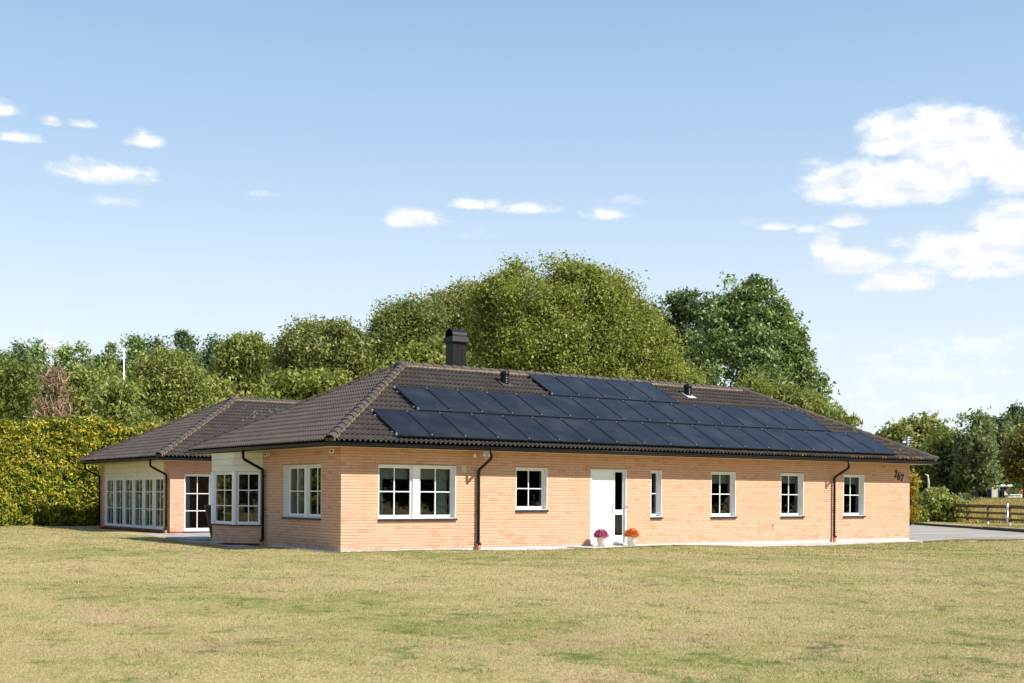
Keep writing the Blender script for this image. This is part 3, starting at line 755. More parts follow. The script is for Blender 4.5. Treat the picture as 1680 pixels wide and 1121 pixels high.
# ------------------------------------------------------------------ main house
H = thing('brick_house', 'long low peach brick house with hipped dark tiled roof covered in solar panels', 'house', (0, 0, 0))
FR = Matrix.Identity(4); SD = frame((0, WD, 0), R(-90)); RT = frame((L, 0, 0), R(90)); BK = frame((L, WD, 0), R(180))
WIN = [(1.10, 3.51, .80, 2.235), (5.51, 6.62, 1.03, 2.235), (8.20, 9.60, -.0, 2.235), (10.555, 11.01, .80, 2.235), (13.08, 14.18, .80, 2.235), (16.26, 17.365, .80, 2.235), (19.37, 20.475, .80, 2.235)]
wf = wall(H, 'brick_wall', FR, 0, L, 0, HH, WIN, singles=300, trim=(.009, .009))
sw = (WD-3.50, WD-1.15, .80, 2.235); bayhole = (WD-7.79, WD-4.91, 0, 2.59)
wall(H, 'brick_wall', SD, 0, WD, 0, HH, [sw, bayhole], trim=(.009, .3))
wall(H, 'brick_wall', RT, 0, WD, 0, HH, [], trim=(.3, .009)); wall(H, 'brick_wall', BK, 0, L, 0, HH, [], trim=(.3, .3))
MB().box(.012, L-.012, .012, .28, -.35, -.001).box(.012, .28, .28, WD-.012, -.35, -.001).box(L-.28, L-.012, .28, WD-.012, -.35, -.001).build('plinth', M_PLINTH, H)
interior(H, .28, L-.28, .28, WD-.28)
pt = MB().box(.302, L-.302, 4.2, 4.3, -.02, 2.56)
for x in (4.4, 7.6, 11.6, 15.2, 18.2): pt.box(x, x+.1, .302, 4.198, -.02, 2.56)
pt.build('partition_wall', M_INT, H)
DP = dict(depth=.165, lining=.022, sash_w=.066)
w1 = window(H, FR, *WIN[0], 2, 2, 2, mullion=.19, **DP)
w2 = window(H, FR, *WIN[1], 1, 2, 2, **DP)
for k in (3,): window(H, FR, *WIN[k], 1, 1, 2, **DP)
for k in (4, 5, 6): window(H, FR, *WIN[k], 1, 2, 2, **DP)
window(H, SD, *sw, 2, 2, 2, mullion=.15, **DP)
# front door with sidelight
x0, x1, z0, z1 = WIN[2]
c = MB().box(x0+.001, x0+.04, .008, .17, 0, z1-.002).box(x1-.04, x1-.001, .008, .17, 0, z1-.002).box(x0+.04, x1-.04, .008, .17, z1-.042, z1-.002).box(x0+.04, x1-.04, .02, .17, -.005, .025)
c.box(9.115, 9.155, .06, .17, .025, z1-.042)
dr = c.build('front_door', M_WHITE, H)
leaf = MB().box(x0+.042, 9.113, .075, .13, .028, z1-.044).build('door_leaf', M_DOOR, dr)
rel = MB().box(x0+.14, 9.02, .071, .076, 1.86, 1.868).box(x0+.14, 9.02, .071, .076, 2.09, 2.098); rel.box(x0+.14, x0+.148, .071, .076, 1.868, 2.09).box(9.012, 9.02, .071, .076, 1.868, 2.09); rel.build('door_moulding', M_DOOR, dr)
MB().tube([(9.03, .07, 1.0), (9.03, .02, 1.0), (8.93, .02, 1.0)], .011, 8).tube([(9.03, .074, 1.0), (9.03, .066, 1.0)], .026, 12).build('door_handle', M_STEEL, dr)
MB().tube([(9.03, .076, 1.13), (9.03, .055, 1.13)], .025, 12).build('lock_cylinder', M_STEEL, dr)
MB().box(9.085, 9.098, .066, .074, .9, 1.23).build('edge_plate', M_STEEL, dr)
MB().tube([(9.575, .0, 1.11), (9.575, -.02, 1.11)], .022, 12).build('doorbell', M_BLACK, dr)
sg = MB()
sx0, sx1 = 9.157, 9.558
sg.box(sx0, sx0+.045, .09, .14, .03, z1-.044).box(sx1-.05, sx1, .09, .14, .03, z1-.044).box(sx0+.045, sx1-.05, .09, .14, .03, .26).box(sx0+.045, sx1-.05, .09, .14, .885, 1.03).box(sx0+.045, sx1-.05, .09, .14, z1-.08, z1-.044)
sg.build('sidelight', M_WHITE, dr)
for a, b in ((.26, .885), (1.03, z1-.08)):
    MB().box(sx0+.045, sx1-.05, .112, .118, a, b).build('pane', M_GLASS, dr)
# bay window on the side wall
BAY = [(frame((0, 7.79, 0), R(-135)), .905, 'l'), (frame((-.64, 7.15, 0), R(-90)), 1.60, 'c'), (frame((-.64, 5.55, 0), R(-45)), .905, 'r')]
for Mb, ln, nm in BAY:
    wall(H, 'bay_wall', Mb, 0, ln, 0, .50, [], thick=.12, trim=(.06, .06))
    s = MB().box(-.03, ln+.03, -.05, .16, .502, .535); s.build('bay_sill', M_SILL, H, Mb)
    window(H, Mb, .075, ln-.075, .54, 2.08, 1, 2, 3, depth=.045, sill=False, lining=.028, sash_w=.05)
    cl = MB(); 
    for k in range(3): cl.box(-.012, ln+.012, -.022+.001*k, .06, 2.085+k*.19, 2.085+(k+1)*.19-.006)
    for q, bd in enumerate(range(3)):
        MB().box(-.010, ln+.010, -.022, .06, 2.085+q*.1885, 2.085+(q+1)*.1885-.007).build('cladding_board', M_CREAM, H, Mb)
for (x, y) in ((0, 7.79), (-.64, 7.15), (-.64, 5.55), (0, 4.91)):
    a = (.0, R(22)) if 0 else 0
    MB().lathe([(.085, .537), (.085, 2.083)], 8, (x+.045, y, 0), smooth=False).build('corner_post', M_WHITE, H)
MB().face([(.3, 4.91, .49), (0, 4.91, .49), (-.60, 5.55, .49), (-.60, 7.15, .49), (0, 7.79, .49), (.3, 7.79, .49)]).build('bay_shelf', M_WHITE, H)
MB().face([(.3, 4.91, 2.6), (0, 4.91, 2.6), (-.60, 5.55, 2.6), (-.60, 7.15, 2.6), (0, 7.79, 2.6), (.3, 7.79, 2.6)]).build('bay_ceiling', M_INT, H)
def under_panels(x, v):
    return (1.7 < x < 20.8 and .35 < v < 1.4) or (3.3 < x < 19.2 and 1.6 < v < 3.2) or (9.1 < x < 13.4 and 3.4 < v < 5.)
RF = roof(H, -OV, -OV, L+OV, WD+OV, 300, under_panels)
downpipe(H, 4.19, 0, 0, -1); downpipe(H, 18.80, 0, 0, -1); downpipe(H, 0, 4.70, -1, 0, .10)
# chimney just behind the ridge
CH = MB().box(6.17, 6.66, 4.42, 4.86, 4.9, 6.28).build('chimney', M_CHIM, H)
sm_ = MB()
for x in (6.33, 6.50): sm_.box(x, x+.006, 4.412, 4.421, 5.3, 6.27)
sm_.build('sheet_seam', M_CHIM, CH)
cp = MB(); a, b = 6.115, 6.715
for (e0, zA, e1, zB) in ((.075, 6.26, .075, 6.285), (.075, 6.285, .04, 6.44)):
    p = [(6.17-e0, 4.42-e0, zA), (6.66+e0, 4.42-e0, zA), (6.66+e0, 4.86+e0, zA), (6.17-e0, 4.86+e0, zA)]; q = [(6.17-e1, 4.42-e1, zB), (6.66+e1, 4.42-e1, zB), (6.66+e1, 4.86+e1, zB), (6.17-e1, 4.86+e1, zB)]
    for k in range(4): cp.face([p[k], p[(k+1) % 4], q[(k+1) % 4], q[k]])
cp.face(q); cp.build('chimney_collar', M_CHIM, CH)
hd = MB(); N = 14; hr = .235
pr = [(4.64-hr*math.cos(PI*k/N), 6.44+.02+hr*math.sin(PI*k/N)) for k in range(N+1)]; pr = [(4.64-hr, 6.44)]+pr+[(4.64+hr, 6.44)]
for k in range(len(pr)-1):
    (ya, za), (yb, zb) = pr[k], pr[k+1]
    hd.face([(6.15, ya, za), (6.68, ya, za), (6.68, yb, zb), (6.15, yb, zb)], .5, True)
    i = lambda y, z: (4.64+(y-4.64)*.95, 6.44+(z-6.44)*.95); (yc, zc), (yd, zd) = i(ya, za), i(yb, zb)
    hd.face([(6.15, yd, zd), (6.68, yd, zd), (6.68, yc, zc), (6.15, yc, zc)], .5, True)
    for x in (6.15, 6.68): hd.face([(x, ya, za), (x, yb, zb), (x, yd, zd), (x, yc, zc)], .5)
hd.box(6.40, 6.42, 4.64-hr*.9, 4.64+hr*.9, 6.44, 6.60); hd.build('chimney_hood', M_CHIM, CH)
# roof vents
for vx, vs in ((7.43, 4.53), (15.24, 4.60)):
    yy = -OV+vs*CP; zz = ZE+vs*SP
    prof = [(.13, -.10)]
    for k in range(5): prof += [(.125, .04+k*.05), (.135, .055+k*.05), (.135, .075+k*.05), (.125, .085+k*.05)]
    prof += [(.145, .30), (.15, .33), (.15, .39), (.12, .43), (.05, .45)]
    v = MB().lathe(prof, 18, (vx, yy, zz)).build('roof_vent', M_BLACK, H)
    fl = MB(Matrix.Translation((vx, yy, zz)) @ Matrix.Rotation(math.atan(TP), 4, 'X')); fl.box(-.19, .19, -.26, .22, .05, .075); fl.build('vent_flashing', M_CAP if vx < 10 else M_CONC, v)
# mounting rails
def slopeM(x, s, n=0.): return Matrix.Translation((x, -OV+s*CP-n*SP, ZE+s*SP+n*CP)) @ Matrix.Rotation(math.atan(TP), 4, 'X')
ROWS = [(1.35, .12, 19), (2.91, 1.865, 16), (8.70, 3.61, 5)]; PW, PH = 1.059, 1.69
for x, s, n in ROWS:
    for q in (.32, 1.36):
        MB(slopeM(x-.05, s+q)).box(0, n*PW+.08, -.02, .02, .065, .108).build('mounting_rail', M_STEEL, H)
        for k in range(n*2):
            pass
# vent grille, tap
v = MB().box(3.66, 3.82, -.018, .008, 2.06, 2.25); 
for k in range(5): v.box(3.675, 3.805, -.022, -.0175, 2.085+k*.03, 2.10+k*.03)
v.build('wall_vent', M_BEIGE, H)

# ------------------------------------------------------------------ annex
A = thing('brick_annex', 'smaller hip roofed brick wing behind the house with a long row of tall white windows', 'house wing', (AX, AY, 0))
AI = Matrix.Identity(4)
def aw(M): return Matrix.Translation((-AX, -AY, 0)) @ M
class _P:  # parent wrapper: annex parts are given in world coordinates
    pass
AR = bpy.data.objects.new('tmp', None)
A.location = (0, 0, 0)
AFR = frame((AX, AY, 0), 0); ASD = frame((AX, AY+WD, 0), R(-90)); ART = frame((AX+AL, AY, 0), R(90)); ABK = frame((AX+AL, AY+WD, 0), R(180))
pd = (.55, 1.66, .03, 2.175)
wall(A, 'brick_wall', AFR, 0, AL, 0, HH, [pd], singles=150, key=lambda c: c[0]*1.0+(0 if c[0] < 2.0 else 50), trim=(.009, .009))
s0, s1 = WD-7.95, WD-.70
wall(A, 'brick_wall', ASD, 0, WD, 0, HH, [(s0, s1, 0, 2.645)], trim=(.009, .3))
wall(A, 'brick_wall', ART, 0, WD, 0, HH, [], trim=(.3, .009)); wall(A, 'brick_wall', ABK, 0, AL, 0, HH, [], trim=(.3, .3))
MB().box(AX+.012, AX+AL-.012, AY+.012, AY+.28, -.35, -.001).box(AX+.012, AX+.28, AY+.28, AY+WD-.012, -.35, -.001).build('plinth', M_REDWALL, A)
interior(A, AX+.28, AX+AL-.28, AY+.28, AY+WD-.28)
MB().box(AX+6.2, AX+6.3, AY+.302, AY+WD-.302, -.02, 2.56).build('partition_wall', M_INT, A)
window(A, AFR, *pd, 1, 2, 3, sill=False, sash_w=.07, depth=.14, lining=.022, name='patio_door')
MB(AFR).box(pd[0]-.01, pd[1]+.01, -.04, .1, .0, .032).build('door_threshold', M_STEEL, A)
n6 = 6; pw = (s1-s0)/n6
for k in range(n6):
    window(A, ASD, s0+k*pw+.004, s0+(k+1)*pw-.004, .06, 2.06, 1, 2, 3, depth=.075, sill=False, lining=.045, sash_w=.05, rowz=[.83, 1.49])
    MB(ASD).box(s0+k*pw+.03, s0+(k+1)*pw-.03, -.05, .07, .035, .058).build('window_sill', M_SILL, A)
MB(ASD).box(s0, s1, .012, .25, 0, .033).build('window_base', M_BRICK, A)
for q in range(3): MB(ASD).box(s0, s1, .0, .05, 2.064+q*.194, 2.064+(q+1)*.194-.006).build('cladding_board', M_CREAM, A)
MB(ASD).box(s0, s1, .053, .12, 2.064, 2.64).build('cladding_backing', M_CREAM, A)
RA = roof(A, AX-OV, AY-OV, AX+AL+OV, AY+WD+OV, 200)
downpipe(A, AX, AY+.16, -1, 0); downpipe(A, AX, AY+WD-.12, -1, 0)
# bird-bleached specks on the annex roof
bs = MB(Matrix.Translation((AX-OV, AY-OV, ZE)) @ Matrix.Rotation(math.atan(TP), 4, 'X'))
for k in range(110):
    u, v = random.gauss(5.9, .75), random.gauss(3.9, .55); u -= (v-3.9)*.5
    r = random.uniform(.008, .026); z = .078
    bs.face([(u+r*math.cos(a)*random.uniform(.6, 1.2), v+r*math.sin(a)*random.uniform(.6, 1.5), z) for a in (0, 1.2, 2.4, 3.6, 4.9)])
tag(bs.build('roof_droppings', M_DROP, A), kind='stuff')

# ------------------------------------------------------------------ solar panels
PFR = MB().box(.006, PW-.012, 0, .028, 0, .035).box(.006, PW-.012, PH-.028, PH, 0, .035).box(.008, .034, .028, PH-.028, 0, .035).box(PW-.04, PW-.014, .028, PH-.028, 0, .035).data('frame', M_PFRAME)
PGL = MB().box(.034, PW-.04, .028, PH-.028, .012, .031).data('cell_sheet', M_SOLAR)
CLM = MB().box(-.016, .016, -.022, .022, .0, .012).lathe([(.011, .014), (.011, .022)], 6, (0, 0, 0), smooth=False).data('clamp', M_SILVER)
ECL = MB().box(-.03, .012, -.035, .035, -.05, .010).data('end_clamp', M_SILVER)
ordn = ['first', 'second', 'third', 'fourth', 'fifth', 'sixth', 'seventh', 'eighth', 'ninth', 'tenth', 'eleventh', 'twelfth', 'thirteenth', 'fourteenth', 'fifteenth', 'sixteenth', 'seventeenth', 'eighteenth', 'nineteenth']
for ri, (x, s, n) in enumerate(ROWS):
    row = ['bottom row by the gutter', 'middle row', 'short top row by the ridge'][ri]
    for k in range(n):
        if k == 0: lb = f'black solar panel at the left end of the {row}'
        elif k == n-1: lb = f'black solar panel at the right end of the {row}'
        else: lb = f'black solar panel {ordn[k]} from the left end of the {row}'
        t = bpy.data.objects.new('solar_panel', None); t.empty_display_size = .2; COL.objects.link(t)
        tag(t, lb, 'solar panel', 'solar panels on the front roof slope')
        t.matrix_world = slopeM(x+k*PW, s, .112) @ Matrix.Rotation(random.uniform(-.0012, .0012), 4, 'X')
        link(bpy.data.objects.new('frame', PFR), t); link(bpy.data.objects.new('cell_sheet', PGL), t)
        for q in (.10, PH-.10):
            link(bpy.data.objects.new('clamp', CLM if k else ECL), t, Matrix.Translation((-.003, q, .036)))
        if k == n-1:
            for q in (.10, PH-.10): link(bpy.data.objects.new('clamp', CLM), t, Matrix.Translation((PW-.008, q, .036)))

# ------------------------------------------------------------------ small things on the house
hn = thing('house_number', 'black wrought iron number 267 stepping down the brick near the right corner', 'house number', (22.33, -.012, 2.24))
def digit(pts, dx, dz):
    P = [(p[0]*.062+dx+p[1]*.018, -.006, p[1]*.12+dz) for p in pts]
    # smooth the stroke
    Q = []
    for i in range(len(P)-1):
        p0, p1, p2, p3 = [Vector(P[min(max(i+o, 0), len(P)-1)]) for o in (-1, 0, 1, 2)]
        for t in np.linspace(0, 1, 5)[:-1]:
            Q.append(.5*((2*p1)+(p2-p0)*t+(2*p0-5*p1+4*p2-p3)*t*t+(3*p1-p0-3*p2+p3)*t**3))
    Q.append(Vector(P[-1])); n = len(Q)
    MB().tube(Q, [.011+.006*math.sin(PI*i/(n-1)) for i in range(n)], 8).build('digit', M_BLACK, hn)
digit([(-.6, .45), (-.95, .65), (-.6, 1.), (.2, 1.1), (.85, .7), (.5, .1), (-.4, -.6), (-.9, -1.), (-.2, -.85), (.4, -1.05), (1., -.7)], -.17, .06)
digit([(.75, .8), (.2, 1.1), (-.5, .7), (-.9, -.2), (-.6, -.9), (.1, -1.1), (.8, -.7), (.75, 0), (.1, .2), (-.6, -.2)], .0, -.02)
digit([(-.9, .55), (-.9, 1.), (-.1, .85), (.95, 1.05), (.5, .3), (.1, -.3), (-.1, -1.1)], .17, -.08)
def camera_box(name, lab, x, y, z, rz):
    t = thing(name, lab, 'security camera', (x, y, z), rz)
    MB().box(-.045, .045, -.14, .02, -.05, .04).build('housing', M_WHITE, t); MB().tube([(0, -.139, -.005), (0, -.155, -.005)], .03, 12).build('lens', M_BLACK, t)
    MB().tube([(0, 0, .04), (0, 0, .09)], .012, 8).build('bracket', M_WHITE, t)
camera_box('security_camera', 'small white security camera under the eave near the front left brick corner', -.12, .26, 2.56, R(-35))
camera_box('security_camera', 'small white security camera under the eave beside the cream bay cladding', -.12, 4.25, 2.56, R(-60))
t = thing('motion_sensor', 'small pale motion sensor under the eave above the beige wall vent', 'motion sensor', (3.98, -.2, 2.60))
MB().tube([(0, 0, .05), (0, 0, -.02)], .014, 8).build('stem', M_BEIGE, t); MB().lathe([(.02, -.13), (.035, -.1), (.035, -.05), (.02, -.02)], 12).build('sensor_head', M_WHITE, t)
t = thing('twin_spotlight', 'white twin spotlight under the eave beside the left front downpipe', 'spotlight', (4.32, -.25, 2.58))
MB().box(-.05, .05, -.03, .03, .03, .07).build('base', M_WHITE, t)
for sx in (-1, 1):
    MB(Matrix.Translation((sx*.07, -.03, -.03)) @ Matrix.Rotation(R(60), 4, 'X') @ Matrix.Rotation(R(20*sx), 4, 'Y')).lathe([(.03, -.05), (.055, 0), (.06, .07), (.05, .075), (.045, .04)], 14).build('lamp_head', M_WHITE, t)
MB().lathe([(.02, -.16), (.04, -.13), (.04, -.08)], 12).build('sensor', M_BEIGE, t)
t = thing('garden_tap', 'small metal garden tap on the brick below the sixth window', 'tap', (15.9, 0, .50))
MB().tube([(0, .01, .02), (0, -.07, .02), (0, -.09, -.05)], .014, 8).tube([(-.03, -.05, .06), (.03, -.05, .06)], .008, 6).tube([(0, -.05, .02), (0, -.05, .06)], .008, 6).build('spout', M_STEEL, t)
t['label'] = 'small metal garden tap low on the brick left of a four paned window'
t = thing('wall_lantern', 'black wall lantern with white top on the right corner of the house', 'wall lamp', (L+.2, .25, 2.3))
MB().lathe([(.15, .07), (.13, .10), (.06, .15), (.01, .17)], 4).build('lamp_cap', M_WHITE, t)
MB().lathe([(.06, -.2), (.1, .06)], 4, smooth=False).build('lamp_body', M_BLACK, t); MB().tube([(0, 0, -.2), (-.1, 0, -.25), (-.2, 0, -.2)], .015, 8).build('lamp_arm', M_BLACK, t)

# ------------------------------------------------------------------ leaf geometry
def leaves(name, C, N_out, size, m, rnd, elong=1.6, flat=.55, droop=0.):
    """C Mx3 leaf centres, N_out outward dirs; one quad per leaf"""
    n = len(C); nr = RNG.normal(0, 1, (n, 3)); nr /= np.linalg.norm(nr, axis=1)[:, None]+1e-9
    nn = nr+flat*N_out+np.array([0, 0, .25]); nn /= np.linalg.norm(nn, axis=1)[:, None]+1e-9
    t = RNG.normal(0, 1, (n, 3)); t[:, 2] -= droop
    t -= nn*(t*nn).sum(1)[:, None]; t /= np.linalg.norm(t, axis=1)[:, None]+1e-9
    b = np.cross(nn, t); s = size*RNG.uniform(.45, 1.5, n)[:, None]
    a, c = t*s*elong*.5, b*s*.5
    V = np.stack([C+a*1.1, C-a*.8+c*1.15, C-a*.8-c*1.15], 1).reshape(-1, 3)
    return np_mesh(name, V, np.arange(n*3).reshape(-1, 3), m, rnd)
def crown_points(lobes, ncl, per, cr, shell=(.5, 1.03), squash=1., low=-.85):
    lobes = np.array(lobes, float); w = lobes[:, 3]*lobes[:, 5]; w = w/w.sum()
    k = RNG.choice(len(lobes), ncl, p=w); d = RNG.normal(0, 1, (ncl, 3)); d /= np.linalg.norm(d, axis=1)[:, None]
    d[:, 2] = np.where(d[:, 2] < low, -d[:, 2], d[:, 2])
    rr = RNG.uniform(shell[0]**2, shell[1]**2, ncl)**.5
    cc = lobes[k, :3]+d*lobes[k, 3:]*rr[:, None]
    rr = np.where(RNG.random(ncl) < .10, rr*1.09, rr); cc = lobes[k, :3]+d*lobes[k, 3:]*rr[:, None]
    nv = max(3, ncl//45); vc = cc[RNG.choice(ncl, nv)]; vr = cr*RNG.uniform(.9, 2.3, nv)
    keep = (((cc[:, None]-vc[None])**2).sum(2) > vr[None]**2).all(1); cc, d = cc[keep], d[keep]; ncl = len(cc)
    crn = RNG.random(ncl); kk = np.repeat(np.arange(ncl), per)
    sp = np.clip(RNG.normal(0, .9, (len(kk), 3)), -1.7, 1.7); sc = cr*RNG.uniform(.6, 1.4, ncl)
    C = cc[kk]+sp*sc[kk][:, None]*np.array([1, 1, .75*squash])
    out = d[kk]*.6+sp*.35
    return C, out, (crn[kk]*.55+RNG.random(len(kk))*.45)
def limb_mesh(base, top, lobes, r0, mb=None, n=8):
    mb = mb or MB(); base, top = Vector(base), Vector(top); k = 7
    path = [base.lerp(top, i/k)+Vector((random.uniform(-1, 1), random.uniform(-1, 1), 0))*r0*.7*(i > 0) for i in range(k+1)]
    mb.tube(path, [r0*(1.25 if i == 0 else 1-.85*i/k) for i in range(k+1)], 8)
    for _ in range(n):
        lb = random.choice(lobes); a = path[random.randint(2, k-1)]
        e = Vector(lb[:3])+Vector([random.uniform(-.6, .6)*lb[3+q] for q in range(3)]); md = a.lerp(e, .5)+Vector((0, 0, .1*(e-a).length))
        mb.tube([a, a.lerp(md, .6), md, e], [r0*.32, r0*.26, r0*.2, r0*.05], 6)
    return mb
def tree(name, label, u, d, lobes, leafm, ncl, per, leaf, cr, group=None, cat='tree', bark=None, r0=None, elong=1.5, droop=0., shell=(.5, 1.03), ybase=None, squash=1., limbs=9, trunk=True, low=-.85):
    """lobes given as photo directions (u,v,ru,rv) at distance d -> real ellipsoids"""
    b = at(u, HY, d); bx, by = b[0], b[1]; bz = float(gz(bx, by)) if ybase is None else ybase
    t = thing(name, label, cat, (bx, by, bz), 0, group); k = d/F; LB = []
    for (lu, lv, ru, rv) in lobes:
        dd = random.uniform(-.35, .35)*ru*k; c = at(lu, lv, d+dd); r = ru*k
        LB.append((c[0]-bx, c[1]-by, c[2]-bz, r, r*.85 if r > 1 else r, rv*k))
    C, out, rn = crown_points(LB, ncl, per, cr, shell, squash, low)
    C[:, 2] = np.maximum(C[:, 2], .1)
    link(bpy.data.objects.new('crown', leaves('crown', C, out, leaf, leafm, rn, elong, droop=droop)), t)
    if trunk:
        topz = max(l[2]+l[5]*.5 for l in LB); tx = sum(l[0] for l in LB)/len(LB); ty = sum(l[1] for l in LB)/len(LB)
        limb_mesh((0, 0, -.2), (tx, ty, topz), LB, r0 or max(.09, topz*.022), n=limbs).build('trunk', bark or M_BARK, t)
    return t

# ------------------------------------------------------------------ hedge
def hedge():
    x0, x1, yc, hw = -44., 16., 29.3, 1.25
    t = thing('thuja_hedge', 'tall golden green thuja hedge behind the left lawn', 'hedge', ((x0+x1)/2, yc, 0)); ox = (x0+x1)/2
    n = 6600; xx = np.where(RNG.random(n) < .62, RNG.uniform(-8, 7, n), RNG.uniform(x0, x1, n))
    # keep more clusters where the photo looks
    dens = 1.
    top = 4.3+.12*np.sin(xx*1.1)+.09*np.sin(xx*2.7+1)+RNG.normal(0, .10, n)
    zz = RNG.uniform(0, 1, n)**.85*top
    face = RNG.random(n) < .80
    bul = .10*np.sin(xx*2.3+zz*1.2)+.09*np.sin(xx*5.1-zz*2.1)+RNG.normal(0, .13, n)
    yy = np.where(face, yc-hw*(1-.25*(zz/4.3)**2)-bul, RNG.uniform(yc-hw, yc+hw, n)); zz = np.where(face, zz, top+RNG.normal(0, .1, n))
    cc = np.stack([xx-ox, yy-yc, np.maximum(zz, .12)], 1); per = 56; k = np.repeat(np.arange(n), per)
    sp = RNG.normal(0, 1, (len(k), 3)); C = cc[k]+sp*np.array([.115, .11, .12])+np.stack([sp[:, 1]*0, -np.abs(sp[:, 2])*.02, -sp[:, 1]*.05], 1); C[:, 2] = np.maximum(C[:, 2], .02)
    out = np.where(face[k][:, None], np.array([0, -1., .15]), np.array([0, -.2, 1.]))
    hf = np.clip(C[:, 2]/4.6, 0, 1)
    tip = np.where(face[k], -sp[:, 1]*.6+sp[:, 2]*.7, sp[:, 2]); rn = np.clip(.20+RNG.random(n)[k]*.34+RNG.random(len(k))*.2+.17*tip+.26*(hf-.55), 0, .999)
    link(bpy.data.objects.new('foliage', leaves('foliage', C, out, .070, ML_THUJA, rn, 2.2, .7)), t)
    # spires above the top
    n2 = 46; xs = RNG.uniform(-16, 14, n2); kk = np.repeat(np.arange(n2), 90); f = RNG.random(len(kk)); hgt = RNG.uniform(.12, .5, n2)
    C = np.stack([xs[kk]-ox+RNG.normal(0, .17, len(kk))*(1.1-f), RNG.normal(0, .2, len(kk))*(1.1-f)-.5, 4.1+f*hgt[kk]], 1)
    link(bpy.data.objects.new('leader_shoot', leaves('leader_shoot', C, np.tile([0, -1., .3], (len(C), 1)), .075, ML_THUJA, np.clip(.45+RNG.random(len(C))*.54, 0, .99), 1.9, .5)), t)
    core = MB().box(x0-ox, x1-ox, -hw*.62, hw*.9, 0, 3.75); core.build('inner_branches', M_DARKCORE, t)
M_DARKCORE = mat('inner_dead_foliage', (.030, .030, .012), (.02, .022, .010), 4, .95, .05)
hedge()

# ------------------------------------------------------------------ trees
pop = [ # u, top, half width, lean, what sets it apart
 (2, 574, 24, 2, 'slim dark poplar at the left edge of the treeline'), (36, 566, 20, 3, 'slim dark poplar left of the small low white cloud'),
 (66, 565, 26, 4, 'dark poplar right below the small low white cloud'), (114, 568, 18, 4, 'thin dark poplar behind the bare brown tree'),
 (145, 561, 24, 8, 'dark poplar leaning right, left of the white flagpole'), (190, 562, 22, 6, 'dark poplar directly behind the white flagpole'),
 (234, 545, 30, 10, 'tallest dark poplar just right of the white flagpole'), (272, 560, 26, 12, 'dark poplar with a sloping shoulder above the weeping birches'),
 (308, 540, 24, 8, 'pointed dark poplar standing highest above the annex roof'), (360, 549, 26, 6, 'dark poplar left of the pale birch above the annex ridge'),
 (398, 549, 28, 6, 'broad dark poplar behind the pale birch above the annex ridge'), (440, 564, 18, 5, 'short dark poplar beside the olive willow')]
for (u, top, hw, lean, lb) in pop:
    d = random.uniform(104, 118); lob = []; hw = hw*1.4
    n = 6
    for k in range(n):
        f = k/(n-1); w = hw*(.55+.72*math.sin(PI*min(1, .15+f*.7))) if k > 1 else hw*(.20, .46)[k]
        lob.append((u-lean*(1-f)*1.2+random.uniform(-.22, .22)*hw*(k > 0), top+(12, 32, 64, 105, 150, 195)[k]+random.uniform(-4, 4), w, (13, 20, 28, 32, 34, 34)[k]))
    tree('poplar_tree', lb, u, d, lob, ML_POPLAR if u % 4 else ML_DARK, 420, 60, .155, .40, 'dark poplars along the back of the left treeline', r0=.22, shell=(.25, 1.05))
